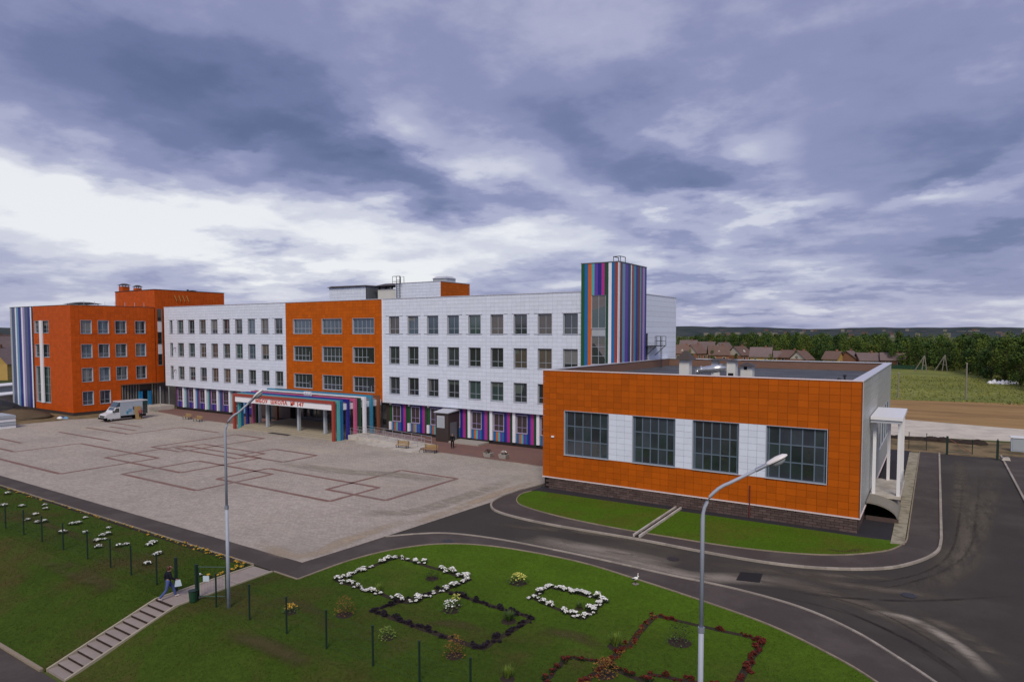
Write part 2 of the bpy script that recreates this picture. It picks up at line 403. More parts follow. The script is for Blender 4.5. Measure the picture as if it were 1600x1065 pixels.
def smoothline(pts, n=6):
    out = []
    for i in range(len(pts)-1):
        p0 = Vector(pts[max(i-1, 0)]); p1 = Vector(pts[i]); p2 = Vector(pts[i+1]); p3 = Vector(pts[min(i+2, len(pts)-1)])
        for k in range(n):
            t = k/n
            out.append(.5*((2*p1)+(p2-p0)*t+(2*p0-5*p1+4*p2-p3)*t*t+(3*p1-p0-3*p2+p3)*t**3))
    out.append(Vector(pts[-1])); return out
def flat(poly, z, tri=True):
    """triangulated polygon sheet"""
    from mathutils.geometry import tessellate_polygon
    mb = MB(); vs = [Vector((p[0], p[1], z)) for p in poly]
    mb.v = [tuple(v) for v in vs]
    for t in tessellate_polygon([vs]):
        a, b, c = (vs[i] for i in t)
        if (b-a).cross(c-a).z < 0: t = t[::-1]
        mb.f.append(tuple(t)); mb.m.append(0)
    return mb
def ribbon(line, wd, z0, z1, mb=None):
    """kerb: a bar of width wd along a ground polyline"""
    mb = mb or MB(); raw = [Vector((p[0], p[1], 0)) for p in line]; pts = [raw[0]]
    for a, b in zip(raw, raw[1:]):
        n = max(1, round((b-a).length/1.1)); pts += [a.lerp(b, k/n) for k in range(1, n+1)]
    prs = []
    for i, p in enumerate(pts):
        d = (pts[min(i+1, len(pts)-1)]-pts[max(i-1, 0)]).normalized(); nrm = Vector((-d.y, d.x, 0))*wd/2
        prs.append((p+nrm, p-nrm))
    for (a, b), (c, d) in zip(prs, prs[1:]):
        lo = [(q.x, q.y, z0) for q in (b, d, c, a)]; hi = [(q.x, q.y, z1) for q in (b, d, c, a)]
        mb.hexa(lo, hi)
    return mb

# ================================================================ the ground
LOW = -1.5
def slope_z(y):
    t = min(1, max(0, (17.75-y)/5.15)); return LOW*(t*t*(3-2*t)*.35+t*.65)
mb = MB()
BIG = 6000
YS = [17.75-5.15*i/8 for i in range(9)]
mb.v = [(-BIG, BIG, -.03), (BIG, BIG, -.03)]
for y in YS: mb.v += [(-BIG, y, slope_z(y)-.03), (BIG, y, slope_z(y)-.03)]
mb.v += [(-BIG, -BIG, LOW-.03), (BIG, -BIG, LOW-.03)]
for i in range(len(mb.v)//2-1): mb.f.append((2*i+2, 2*i+3, 2*i+1, 2*i)); mb.m.append(0)
struct('ground', mb, 'country')
struct('road', MB().prism([(-31.5, 19), (-31.5, 49), (0.4, 49), (0.4, 86.3), (6.0, 86.8), (6.0, 66), (6.15, 52), (6.3, 19)], -.3, 0), 'asphalt')
# sandy wash that runs along the road towards the kerb, and a mended square
def stain_mat(name, col, strength, scale=.5, stretch=(1, 1, 1), lo=.34, hi=.56):
    """thin dusty film: noise and the sheet's own fade decide where it covers the asphalt below"""
    m = mat(name, col, .95, var=.15, scale=1.0, fine=(7, .2)); t = m.node_tree; b = t.nodes['Principled BSDF']; out = t.nodes['Material Output']
    at = t.nodes.new('ShaderNodeAttribute'); at.attribute_name = 'cover'
    geo = t.nodes.new('ShaderNodeNewGeometry'); mp = t.nodes.new('ShaderNodeMapping'); t.links.new(geo.outputs['Position'], mp.inputs[0]); mp.inputs['Scale'].default_value = stretch
    n = t.nodes.new('ShaderNodeTexNoise'); t.links.new(mp.outputs[0], n.inputs['Vector']); n.inputs['Scale'].default_value = scale; n.inputs['Detail'].default_value = 6; n.inputs['Roughness'].default_value = .65
    r = t.nodes.new('ShaderNodeMapRange'); t.links.new(n.outputs[0], r.inputs[0]); r.inputs[1].default_value = lo; r.inputs[2].default_value = hi
    mu = t.nodes.new('ShaderNodeMath'); mu.operation = 'MULTIPLY'; t.links.new(at.outputs['Fac'], mu.inputs[0]); t.links.new(r.outputs[0], mu.inputs[1])
    m2 = t.nodes.new('ShaderNodeMath'); m2.operation = 'MULTIPLY'; t.links.new(mu.outputs[0], m2.inputs[0]); m2.inputs[1].default_value = strength
    tr = t.nodes.new('ShaderNodeBsdfTransparent'); mx = t.nodes.new('ShaderNodeMixShader')
    t.links.new(m2.outputs[0], mx.inputs[0]); t.links.new(tr.outputs[0], mx.inputs[1]); t.links.new(b.outputs[0], mx.inputs[2]); t.links.new(mx.outputs[0], out.inputs[0])
    MT[name] = m
stain_mat('dust_pale', (.33, .295, .245), 1.0, .8, (.45, 1.7, 1))
stain_mat('dust_soft', (.150, .130, .105), .8, .8, (.5, 1.5, 1))
stain_mat('dust_long', (.150, .130, .105), .7, .8, (1.8, .35, 1))
stain_mat('tyre_mark', (.036, .033, .032), .35, 1.2, (.5, .5, 1))
stain_mat('worn_turf', (.095, .075, .035), .7, .6)
stain_mat('dust_cover', (.27, .24, .205), .95, .7, (.5, 1.5, 1), .22, .50)
stain_mat('dust_sand', (.46, .37, .27), .8, .45)
stain_mat('tar_streak', (.030, .028, .029), .6, .8)
def stain(name, line, wd, m, z=.004):
    pts = smoothline(line, 5); mb = MB(); cov = []; n = 6
    for i, p in enumerate(pts):
        d = (pts[min(i+1, len(pts)-1)]-pts[max(i-1, 0)]).normalized(); nr = Vector((-d.y, d.x)); e = min(1, 3.2*min(i, len(pts)-1-i)/(len(pts)-1))
        for k in range(n+1):
            f = k/n; q = Vector((p.x, p.y))+nr*(f-.5)*wd; mb.v.append((q.x, q.y, z)); cov.append(e*(1-abs(2*f-1)**1.6))
    for i in range(len(pts)-1):
        for k in range(n):
            a = i*(n+1)+k; mb.f.append((a, a+1, a+n+2, a+n+1)); mb.m.append(0)
    me = mb.mesh(name, m); at = me.attributes.new('cover', 'FLOAT', 'POINT'); at.data.foreach_set('value', cov)
    return tag(link(name, me), kind='structure')
P2 = lambda l: [g(*q).xy for q in l]
stain('sand_wash', P2([(800, 846), (850, 848), (920, 862), (1000, 880), (1080, 900), (1150, 903), (1230, 910), (1290, 925)]), 1.9, 'dust_cover', .004)
stain('sand_wash', P2([(830, 838), (900, 852), (990, 868), (1060, 884)]), 1.8, 'dust_cover', .006)
stain('sand_wash', P2([(1130, 895), (1250, 915), (1350, 945), (1440, 985), (1540, 1050)]), 1.6, 'dust_soft', .005)
stain('sand_wash', P2([(1350, 955), (1420, 965), (1500, 1010), (1560, 1065)]), .8, 'dust_pale', .007)
stain('sand_wash', P2([(1230, 895), (1330, 915), (1420, 925), (1490, 935)]), 1.3, 'dust_soft', .008)
stain('sand_wash', P2([(1555, 720), (1548, 780), (1520, 840), (1480, 900), (1400, 920)]), 1.6, 'dust_long', .009)
stain('sand_wash', P2([(1500, 715), (1500, 760), (1495, 820)]), 1.4, 'dust_soft', .0095)
stain('sand_wash', P2([(770, 820), (860, 826), (960, 838), (1080, 868)]), 1.2, 'dust_soft', .0105)
stain('sand_wash', P2([(1520, 730), (1520, 800), (1500, 870), (1440, 930)]), 2.8, 'dust_long', .0098)
stain('sand_wash', P2([(1420, 950), (1500, 990), (1590, 1050)]), 1.2, 'dust_soft', .0108)
stain('sand_wash', P2([(1100, 880), (1220, 893), (1320, 900), (1420, 905)]), 1.0, 'dust_soft', .0112)
stain('tar_streak', P2([(1240, 925), (1340, 935), (1450, 938), (1590, 930)]), .35, 'tar_streak', .0115)
stain('tar_streak', P2([(1300, 945), (1420, 1000), (1520, 1065)]), .3, 'tar_streak', .012)
for k, off in enumerate((0, 26)):
    stain('tyre_mark', P2([(1150, 915+off*.4), (1260, 925+off*.6), (1370, 955+off*.8), (1470, 1010+off), (1540, 1062+off)]), .22, 'tyre_mark', .0125+k*.001)
    stain('tyre_mark', P2([(1505+off, 730), (1500+off, 800), (1480+off, 870), (1400, 905+off*.4), (1280, 908+off*.4)]), .22, 'tyre_mark', .0145+k*.001)
for k, (l, wd) in enumerate((([(60, 870), (120, 895), (180, 925)], 1.6), ([(350, 985), (420, 1010), (500, 1050)], 1.3), ([(640, 985), (700, 975), (760, 990)], 1.1), ([(840, 985), (900, 995), (950, 1015)], 1.2), ([(20, 800), (120, 838), (220, 872)], .8), ([(1290, 858), (1320, 862), (1350, 858)], .5), ([(430, 935), (480, 950), (520, 985)], 1.0))):
    stain('worn_turf', P2(l), wd, 'worn_turf', .0535+k*.0004)
for px, py in ((1420, 930), (700, 846), (1052, 873)):
    p = g(px, py); struct('manhole_cover', MB().lathe([(.34, 0), (.36, .012), (.30, .016)], (p.x, p.y, .014 if px > 800 else .036), 16), 'steel_dark')
stain('sand_wash', P2([(640, 820), (700, 800), (780, 770), (840, 752)]), 1.3, 'dust_sand', .034)
stain('sand_wash', P2([(400, 845), (470, 868), (560, 838), (640, 812)]), 1.6, 'dust_sand', .036)
stain('sand_wash', P2([(560, 800), (640, 800), (720, 778), (800, 750)]), 2.0, 'dust_pale', .033)
stain('sand_wash', P2([(430, 720), (520, 735), (620, 742), (700, 752)]), 2.6, 'dust_pale', .0325)
struct('road_patch', flat([g(*q)[:2] for q in [(1157, 893), (1192, 896), (1187, 910), (1150, 906)]], .014), 'patch')
# plaza
PLX = -110.0
struct('plaza', MB().prism([(PLX-2, 25.2), (-30.6, 24.98), (-29.95, 32.4), (-29.0, 45), (-28.5, 50.2), (-28.5, 56.0), (-48, 56.7), (-60, 57.6), (-95, 58.2), (-110, 60.45), (-112.6, 60.5), (-112.6, 57), (-109.5, 51), (PLX-1, 48)], -.3, .02), 'plaza')
BW = .42
def band(segs):
    for k, (x0, y0, x1, y1) in enumerate(segs):
        z = .024+(k % 5)*.0015
        m = MB()
        if abs(y1-y0) < .01: m.face([(x0, y0-BW/2, z), (x1, y0-BW/2, z), (x1, y0+BW/2, z), (x0, y0+BW/2, z)])
        else: m.face([(x0-BW/2, y0, z), (x0+BW/2, y0, z), (x0+BW/2, y1, z), (x0-BW/2, y1, z)])
        struct('paving_band', m, 'plaza_band')
def rect(x0, x1, y0, y1): return [(x0, y0, x1, y0), (x1, y0, x1, y1), (x0, y1, x1, y1), (x0, y0, x0, y1)]
segs = rect(-64.2, -52.2, 31.9, 39.5)+rect(-54.8, -40.0, 35.5, 41.0)+rect(-43.3, -36.5, 38.1, 47.4)+rect(-63.4, -56.2, 43.8, 48.2)
segs += rect(-74.2, -60.1, 35.2, 44.0)+rect(-76.5, -70.8, 41.4, 52.4)+rect(-73.3, -61.8, 42.4, 45.8)
segs += [(-108, 28.75, -69.1, 28.75), (-69.1, 28.75, -69.1, 38.1), (-86.2, 38.1, -69.1, 38.1), (-86.2, 31.4, -86.2, 38.1), (-105, 31.4, -86.2, 31.4)]
segs += [(-98.5, 41.0, -85.2, 41.0), (-100, 45.0, -88.8, 45.0), (-88.8, 45.0, -88.8, 52.2), (-99, 34.4, -92.4, 34.4), (-104, 49.5, -94, 49.5), (-98, 47.2, -91, 47.2), (-88.8, 52.2, -80, 52.2)]
band(segs)
# red brick paving in front of the facade, with its kerb
struct('brick_paving', MB().prism([(-28.5, 56.05), (-48, 56.75), (-60, 57.65), (-95, 58.25), (-110, 60.5), (-113, 63.3), (-113, 65.0), (-28.5, 65.0)], -.3, .05), 'brickpave')
struct('kerb', ribbon([(-28.6, 56.0), (-48, 56.7), (-60, 57.6)], .14, 0, .075), 'kerb')
struct('kerb', ribbon([(-82, 58.05), (-95, 58.2), (-110, 60.45)], .14, 0, .075), 'kerb')
# walkway of smooth asphalt round the plaza and the flower lawn
LAWN = smoothline([(-28.62, 23.16), (-28.45, 26.9), (-27.5, 29.9), (-25.6, 32.2), (-22.4, 33.45), (-17.4, 33.75), (-13.1, 32.95), (-9.4, 32.04), (-6.2, 31.05), (-3.6, 29.6), (-1.74, 28.15), (.6, 25.5), (2.2, 22), (2.8, 18)], 5)
KERB = smoothline([(-29.9, 31.2), (-28.43, 32.9), (-26.6, 34.1), (-23.2, 34.75), (-18.6, 34.85), (-14.9, 34.75), (-12.1, 34.6), (-8.5, 34.55), (-5.3, 33.9), (-2.9, 32.5), (-1.1, 30.75), (.2, 29.3), (2.6, 26.3), (4.3, 22.5), (5.0, 18)], 5)
struct('walkway', flat([(-140, 23.4), (-70, 23.75), (-32.5, 23.3)]+[tuple(p) for p in LAWN]+[tuple(p) for p in reversed(KERB)]+[(-30.6, 25.05), (-73, 25.4), (-140, 25.4)], .034), 'asphalt_walk')
struct('kerb', ribbon(KERB, .13, 0, .09), 'kerb')
struct('kerb', ribbon(LAWN, .09, 0, .10), 'kerb_tan')
struct('kerb', ribbon([(-140, 23.5), (-70, 23.72), (-32.6, 23.27)], .09, 0, .10), 'kerb_tan')
struct('kerb', ribbon([(-30.7, 23.2), (-28.62, 23.12)], .09, 0, .095), 'kerb_tan')
# walk, lawn and blind strip round the gymnasium
GK = smoothline([(-28.75, 50.2), (-29.4, 46.5), (-29.35, 43.6), (-28.7, 41.5), (-26.9, 40.0), (-22.6, 39.35), (-16, 39.55), (-11.6, 39.4), (-7.9, 39.55), (-5.0, 40.35), (-2.3, 42.1), (-.75, 44.4), (.2, 47.0), (.42, 49.5), (.44, 52), (.43, 56), (.41, 64), (.37, 75), (.33, 86.2)], 5)
GL = smoothline([(-28.35, 46.9), (-28.5, 45.5), (-27.7, 43.6), (-26.3, 42.45), (-22.9, 41.5), (-18.6, 41.05), (-14.2, 41.1), (-10.2, 41.35), (-6.7, 42.2), (-4.4, 43.45), (-2.6, 45.3), (-1.9, 46.6), (-1.45, 48.2)], 5)
struct('walkway', flat([tuple(p) for p in GK]+[(-1.5, 86.2), (-1.4, 49)]+[tuple(p) for p in reversed(GL)]+[(-28.4, 48.5)], .034), 'asphalt_walk')
struct('kerb', ribbon(GK, .16, 0, .12), 'kerb')
struct('kerb', ribbon(GL+[Vector((-1.4, 49)), Vector((-1.5, 86))], .08, 0, .09), 'kerb_tan')
struct('lawn', flat([tuple(p) for p in GL]+[(-2.3, 48.1), (-4.1, 47.9), (-16, 47.6), (-27.9, 47.3)], .05), 'lawn_lush')
struct('blind_strip', MB().box(-28.4, -2.3, 47.2, 86, -.3, .044), 'asphalt_dark')
struct('rubble_strip', MB().prism([(-2.25, 47.4), (-1.5, 47.6), (-1.55, 85), (-2.45, 85)], -.1, .075), 'rubble')
# right of the road
struct('kerb', ribbon([(6.3, 30), (6.12, 52), (6.0, 66), (5.9, 88)], .16, 0, .12), 'kerb')
struct('walkway', flat([(6.1, 30), (9.2, 30), (8.2, 88), (5.95, 88)], .034), 'asphalt_walk')
struct('lawn', MB().prism([(8.3, 30), (60, 30), (60, 92), (8.3, 92)], -.2, .06), 'lawn_lush')
# lawns
def turf(poly, z): return flat(poly, z)
struct('lawn', flat([(-140, 17.75), (-32.42, 17.75), (-32.42, 23.2), (-70, 23.66), (-140, 23.45)], .05), 'lawn')
struct('lawn', flat([(-30.68, 17.75), (-30.68, 23.15)]+[tuple(p) for p in LAWN]+[(2.8, 17.75)], .05), 'lawn')
mb = MB()
for x0, x1 in ((-140, -32.42), (-30.68, 40)):
    n = 24; xs = [x0+(x1-x0)*i/n for i in range(n+1)]
    for i in range(n):
        for a, b in zip(YS, YS[1:]):
            mb.face([(xs[i], b, slope_z(b)+.05), (xs[i+1], b, slope_z(b)+.05), (xs[i+1], a, slope_z(a)+.05), (xs[i], a, slope_z(a)+.05)])
struct('grass_bank', mb, 'lawn')
struct('lower_road', MB().box(-140, 40, -60, 12.55, LOW-.3, LOW+.02), 'asphalt_walk')
struct('kerb', MB().box(-140, -32.6, 12.5, 12.66, LOW-.1, LOW+.12), 'kerb_tan')
# far right: gravel, pale concrete, ploughed field, meadow
struct('gravel_yard', MB().prism([(-60, 86), (60, 86), (60, 99.5), (-60, 98)], -.2, .01), 'dirt_mix')
struct('concrete_apron', MB().prism([(-120, 97.6), (-4, 98.3), (9, 101), (60, 108), (60, 112), (10, 113.9), (-5, 117), (-120, 124)], -.2, .03), 'pale_pave')
struct('dirt_field', MB().prism([(-200, 124), (-5, 117), (10, 113.9), (90, 108), (160, 160), (13.8, 155), (-6.8, 150.3), (-200, 142)], -.2, .02), 'field_dirt')
struct('meadow', MB().prism([(-300, 142), (-6.8, 150.3), (13.8, 155), (160, 163), (160, 420), (-300, 420)], -.2, .03), 'meadow')
struct('earth_yard', MB().prism([(-175, 26), (PLX-1.9, 26), (PLX-1, 48), (-108.6, 51), (-108.2, 56), (-113, 62), (-113, 66), (-175, 66)], -.2, .015), 'dirt_mix')
def mound(name, x, y, rx, ry, h, m, label, cat, seed, n=14, flatn=.6):
    random.seed(seed); mb = MB(); rows = 7
    for i in range(rows+1):
        t = i/rows
        for k in range(n):
            a = 2*pi*k/n; r = (1-t)**flatn*(1+random.uniform(-.16, .16)*(1-t*.5))
            mb.v.append((x+cos(a)*rx*r, y+sin(a)*ry*r, h*(t**.8)*(1+random.uniform(-.10, .10))-.05*(i == 0)))
    for i in range(rows):
        for k in range(n):
            mb.f.append((i*n+k, i*n+(k+1) % n, (i+1)*n+(k+1) % n, (i+1)*n+k)); mb.m.append(0)
    return single(name, mb, m, label, cat, (x, y, 0), smooth=True)
mound('soil_heap', -122.5, 45.8, 7.5, 3.6, 1.1, 'earth', 'brown heap of soil at the foot of the orange wing', 'soil heap', 3)
mound('soil_heap', -131.5, 46.2, 7.0, 3.2, 1.9, 'tarp', 'black tarpaulin covered soil heap left of the striped corner', 'soil heap', 5)
for i in range(9):
    mound('soil_heap', -5.0+i*1.15, 96.3+random.uniform(-.5, .5), 1.2, 1.1, .32+random.random()*.25, 'soil', 'row of dark earth clods along the pale concrete apron', 'soil heap', 20+i, 9)
for o in [o for o in bpy.data.objects if o.get('label', '').startswith('row of dark')]: o['group'] = 'dark earth clods beside the apron'
# hills on the horizon with a scattered town
random.seed(11)
def ridge(name, dist, a0, a1, hfun, m, n=140):
    mb = MB()
    for i in range(n+1):
        a = a0+(a1-a0)*i/n; x = sin(a)*dist; y = cos(a)*dist; h = hfun(i/n)
        mb.v += [(x*.93, y*.93, -1), (x, y, h), (x*1.3, y*1.3, -1)]
    for i in range(n):
        b = 3*i; mb.f += [(b, b+3, b+4, b+1), (b+1, b+4, b+5, b+2)]; mb.m += [0, 0]
    return struct(name, mb, m)
ph = [random.uniform(0, 6.3) for _ in range(8)]
def hf(t): return 31+5*sin(9*t+ph[0])+3.5*sin(21*t+ph[1])+2.2*sin(47*t+ph[2])+1.6*sin(90*t+ph[3])+random.uniform(-1.2, 1.2)
ridge('hill', 3000, radians(-75), radians(28), hf, 'hill')
ridge('hill', 2300, radians(-75), radians(28), lambda t: 17+2.5*sin(13*t+1)+2*sin(37*t)+random.uniform(-.8, .8), 'hill')

# ================================================================ buildings
def wbox(mb, fr, u0, u1, v0, v1, w0, w1):
    """box in facade coordinates: u along, v up, w outwards"""
    if fr[0] == 'S': mb.box(u0, u1, fr[1]-w1, fr[1]-w0, v0, v1)
    else: mb.box(fr[1]+w0, fr[1]+w1, u0, u1, v0, v1)
    return mb
def wpt(fr, u, v, w): return (u, fr[1]-w, v) if fr[0] == 'S' else (fr[1]+w, u, v)
def subtract(r, holes):
    out = [r]
    for hu0, hu1, hv0, hv1 in holes:
        nx = []
        for (a, b, c, d) in out:
            if hu0 >= b-.01 or hu1 <= a+.01 or hv0 >= d-.01 or hv1 <= c+.01: nx.append((a, b, c, d)); continue
            if c < hv0: nx.append((a, b, c, hv0))
            if hv1 < d: nx.append((a, b, hv1, d))
            lo, hi = max(c, hv0), min(d, hv1)
            if a < hu0: nx.append((a, hu0, lo, hi))
            if hu1 < b: nx.append((hu1, b, lo, hi))
        out = nx
    return [q for q in out if q[1]-q[0] > .06 and q[3]-q[2] > .06]
def grid(u0, u1, v0, v1, pw, ph_, holes):
    nu = max(1, round((u1-u0)/pw)); nv = max(1, round((v1-v0)/ph_)); out = []
    for j in range(nv):
        for i in range(nu):
            out += subtract((u0+(u1-u0)*i/nu, u0+(u1-u0)*(i+1)/nu, v0+(v1-v0)*j/nv, v0+(v1-v0)*(j+1)/nv), holes)
    return out
GAP = .007
PC = {}
def cladding(t, fr, rects, m, w0, w1, single_n=0, key=None, name='cladding_panel'):
    rects = list(rects)
    if single_n:
        rects.sort(key=key, reverse=True)
        for (a, b, c, d) in rects[:single_n]:
            k = (fr[0], round(b-a, 3), round(d-c, 3), m, round(w1-w0, 3))
            if k not in PC:
                q = wbox(MB(), (fr[0], 0), GAP, (b-a)-GAP, GAP, (d-c)-GAP, 0, w1-w0); PC[k] = q.mesh(name, m)
            shared(name, PC[k], t, wpt(fr, a, c, w0))
        rects = rects[single_n:]
    if rects:
        mb = MB()
        for (a, b, c, d) in rects: wbox(mb, fr, a+GAP, b-GAP, c+GAP, d-GAP, w0, w1)
        part('cladding', mb, m, t, kind='stuff')
WC = {}
def window(t, fr, u0, u1, v0, v1, cols, rows, glass='glass', fm='window_frame', wd=-.28, bar=.055, sill=None, reveal=.29, rm='trim_grey', name='window', blinds=.3, split=None):
    """cols/rows: fractions where the bars stand; set back from the cladding, reveal boards round it"""
    W, H = u1-u0, v1-v0; k = (fr[0], round(W, 2), round(H, 2), tuple(cols), tuple(rows), fm, rm, reveal, sill)
    if k not in WC:
        f = MB(); lf = (fr[0], 0)
        for a, b, c, d in ((0, W, 0, .07), (0, W, H-.07, H), (0, .07, .07, H-.07), (W-.07, W, .07, H-.07)): wbox(f, lf, a, b, c, d, 0, .07)
        for x in cols: wbox(f, lf, x*W-bar/2, x*W+bar/2, .07, H-.07, .004, .066)
        xs = [.035]+[x*W for x in cols]+[W-.035]
        for y in rows:
            for a, b in zip(xs, xs[1:]): wbox(f, lf, a+bar/2, b-bar/2, y*H-bar/2, y*H+bar/2, .008, .062)
        p = wbox(MB(), lf, .05, W-.05, .05, H-.05, .02, .035)
        r = MB(); e = .035
        wbox(r, lf, -e, W+e, H, H+e, .0, reveal); wbox(r, lf, -e, 0, 0, H, .0, reveal); wbox(r, lf, W, W+e, 0, H, .0, reveal)
        s = wbox(MB(), lf, -e, W+e, -e, 0, 0, reveal+.05)
        WC[k] = (f.mesh('window', fm), {}, r.mesh('reveal', rm), s.mesh('sill', rm), p)
    fme, gm, rme, sme, p = WC[k]
    if glass not in gm: gm[glass] = p.mesh('pane', glass)
    o = shared(name, fme, t, wpt(fr, u0, v0, wd))
    if split:
        us = [.05]+[x*W for x in cols]+[W-.05]; vs = [.05]+[y*H for y in rows]+[H-.05]
        for a, b in zip(us, us[1:]):
            for c, d in zip(vs, vs[1:]):
                gk = random.choice(split); kk = ('pane', fr[0], round(b-a, 3), round(d-c, 3), gk)
                if kk not in WC: WC[kk] = wbox(MB(), (fr[0], 0), 0, b-a-.004, 0, d-c-.004, .02, .034).mesh('pane', gk)
                q = link('pane', WC[kk], o, wpt((fr[0], 0), a, c, 0)); q.rotation_euler = (random.uniform(-.006, .006), 0, random.uniform(-.006, .006))
    else: q = link('pane', gm[glass], o); q.rotation_euler = (random.uniform(-.008, .008), 0, random.uniform(-.01, .01))
    link('reveal', rme, o); link('sill', sme, o)
    if blinds and random.random() < blinds:
        hh = random.choice((.25, .4, .55, .7, .93)); c = random.choice(('blind_pale', 'blind_tan', 'blind_green')); kk = (fr[0], round(W, 2), round(H, 2), hh, c)
        if kk not in WC: WC[kk] = wbox(MB(), (fr[0], 0), .075, W-.075, .07+(H-.14)*(1-hh), H-.072, .036, .039).mesh('blind', c)
        link('blind', WC[kk], o)
    return o
def gl(): return random.choice(['glass', 'glass', 'glass', 'glass_tan', 'glass_green', 'glass_blue'])
ROWS3 = [(5.27, 7.50), (9.20, 11.48), (13.07, 15.38)]
FY = 64.0; TOPZ = 17.62; BOTZ = 4.05
# ---- long white wing and orange middle, three storeys carried over a recessed ground floor
def wing_block(name, label, u0, u1, mats, wins, gf):
    t = thing(name, label, 'building', ((u0+u1)/2, FY+9, 0))
    fr = ('S', FY)
    holes = [(a-.03, b+.03, c-.03, d+.03) for a, b, c, d, *_ in wins]
    part('wall', MB().box(u0+.02, u1-.02, FY+.30, FY+18.2, BOTZ+.06, TOPZ-.3), 'core', t)
    part('soffit', MB().box(u0+.02, u1-.02, FY+.02, FY+1.0, BOTZ, BOTZ+.05), 'white', t)
    part('roof', MB().box(u0+.02, u1-.02, FY+.4, FY+18.0, TOPZ-.29, TOPZ-.22), 'membrane', t)
    part('coping', MB().box(u0, u1, FY-.07, FY+.38, TOPZ+.005, TOPZ+.075), 'coping', t)
    for m, a, b in mats:
        cladding(t, fr, grid(a, b, BOTZ, TOPZ, .60, .455, holes), m, -.03, .0)
    return t, fr
# left part
random.seed(21)
winsA = []
for j, (c, d) in enumerate(ROWS3):
    winsA.append((-111.5, -110.65, c, d, 'n'))
    for i in range(9): a = -109.15+i*3.205; winsA.append((a, a+1.76, c, d, 'w'))
tA, fr = wing_block('classroom_block', 'white panelled classroom block left of the orange entrance section, ten narrow windows per storey', -113.1, -81.0, [('white_panel', -113.1, -81.0)], winsA, None)
for a, b, c, d, k in winsA: window(tA, fr, a, b, c, d, [.5] if k == 'w' else [], [.30], glass=random.choice(['glass', 'glass', 'glass_blue', 'glass_tan', 'glass_green']))
part('corner_trim', MB().box(-113.17, -113.1, FY-.02, FY+.3, BOTZ, TOPZ), 'trim', tA)
GFY = FY+.62
gf = ('S', GFY)
part('ground_floor_wall', MB().box(-110.9, -81.05, GFY, GFY+17.2, .0, BOTZ-.01), 'brown_cladding', tA)
part('plinth', MB().box(-110.9, -81.05, GFY-.05, GFY-.002, .0, .42), 'mortar', tA)
for i in range(7):
    u = -108.5+i*3.25
    if u > -83: break
    window(tA, gf, u-2.0, u-.62, 1.55, 3.75, [.5], [.3], glass='glass', wd=-.05, reveal=.10, fm='c_lilac')
    for k, (du, ww, cc, z0) in enumerate([(-.0, .38, 'white', .5), (.40, .34, 'blue' if i % 2 else 'teal', .5), (-.42, .28, 'red', .5), (-2.35, .26, 'purple', .5), (-2.0, .45, 'slate', .5), (-1.5, .42, 'navy', .5), (-1.05, .38, 'violet', .5)]):
        zt = BOTZ-.02 if k < 4 else 1.46
        mbq = wbox(MB(), gf, u+du-ww/2, u+du+ww/2, z0, zt, .005, .30 if k == 0 else .03)
        part('stripe_panel', mbq, 'c_'+cc, tA)
# two small satellite brackets beside the first windows
for z in (10.6, 6.8): part('wall_lamp', MB().tube([(-109.75, FY, z), (-109.75, FY-.35, z+.1), (-109.6, FY-.5, z-.25)], .05, 6), 'steel_dark', tA)
# orange middle
random.seed(22)
winsB = []
for (c, d) in [(5.26, 7.28), (9.2, 11.28), (13.1, 15.18)]:
    for a in (-79.3, -73.2, -67.1): winsB.append((a, a+4.0, c, d))
tB, fr = wing_block('entrance_block', 'orange panelled middle block above the school entrance with nine wide windows', -80.98, -61.6, [('orange', -80.98, -61.62)], winsB, None)
for k, (a, b, c, d) in enumerate(winsB):
    window(tB, fr, a, b, c, d, [.2, .4, .6, .8], [.36], glass='glass_blue' if k > 5 else 'glass', fm='window_frame', bar=.075)
part('ground_floor_wall', MB().box(-81.0, -61.65, GFY+.9, GFY+17, 0, BOTZ-.01), 'core', tB)
# glazed entrance hall front
for i in range(13):
    a = -80.6+i*1.45
    window(tB, ('S', GFY+.9), a, a+1.40, .75, 3.6, [], [.72], glass=random.choice(['glass', 'glass_tan', 'glass']), fm='frame_dark', wd=.0, reveal=.06, rm='frame_dark')
for a in (-71.8, -66.4): part('pillar', MB().box(a, a+1.5, GFY+.4, GFY+.85, .6, BOTZ-.02), 'concrete', tB)
# right white part
random.seed(23)
winsC = []
for j, (c, d) in enumerate(ROWS3):
    for i in range(9): a = -60.4+i*3.222; winsC.append((a, a+1.78, c, d, j, i))
tC, fr = wing_block('classroom_block', 'white panelled classroom block between the orange entrance section and the striped tower', -61.6, -32.4, [('white_panel', -61.6, -32.4)], winsC, None)
gtab = {2: ['glass_tan', 'glass_blue', 'glass_blue', 'glass_blue', 'glass_green', 'glass_tan', 'glass', 'glass_tan', 'glass'], 1: ['glass', 'glass', 'glass', 'glass', 'glass', 'glass', 'glass_tan', 'glass_tan', 'glass'], 0: ['glass', 'glass', 'glass', 'glass', 'glass_green', 'glass_green', 'glass', 'glass', 'glass_tan']}
for a, b, c, d, j, i in winsC: window(tC, fr, a, b, c, d, [.52], [.30], glass=gtab[j][i])
part('ground_floor_wall', MB().box(-61.6, -28.3, GFY, GFY+17.2, .0, BOTZ-.01), 'brown_cladding', tC)
part('plinth', MB().box(-61.6, -28.3, GFY-.05, GFY-.002, .0, .40), 'mortar', tC)
part('corner_trim', MB().box(-61.62, -61.45, FY-.055, FY-.004, BOTZ, TOPZ), 'white', tC)
seq = [('green', .34), ('magenta', .36), ('violet', .34), ('navy', .30)]
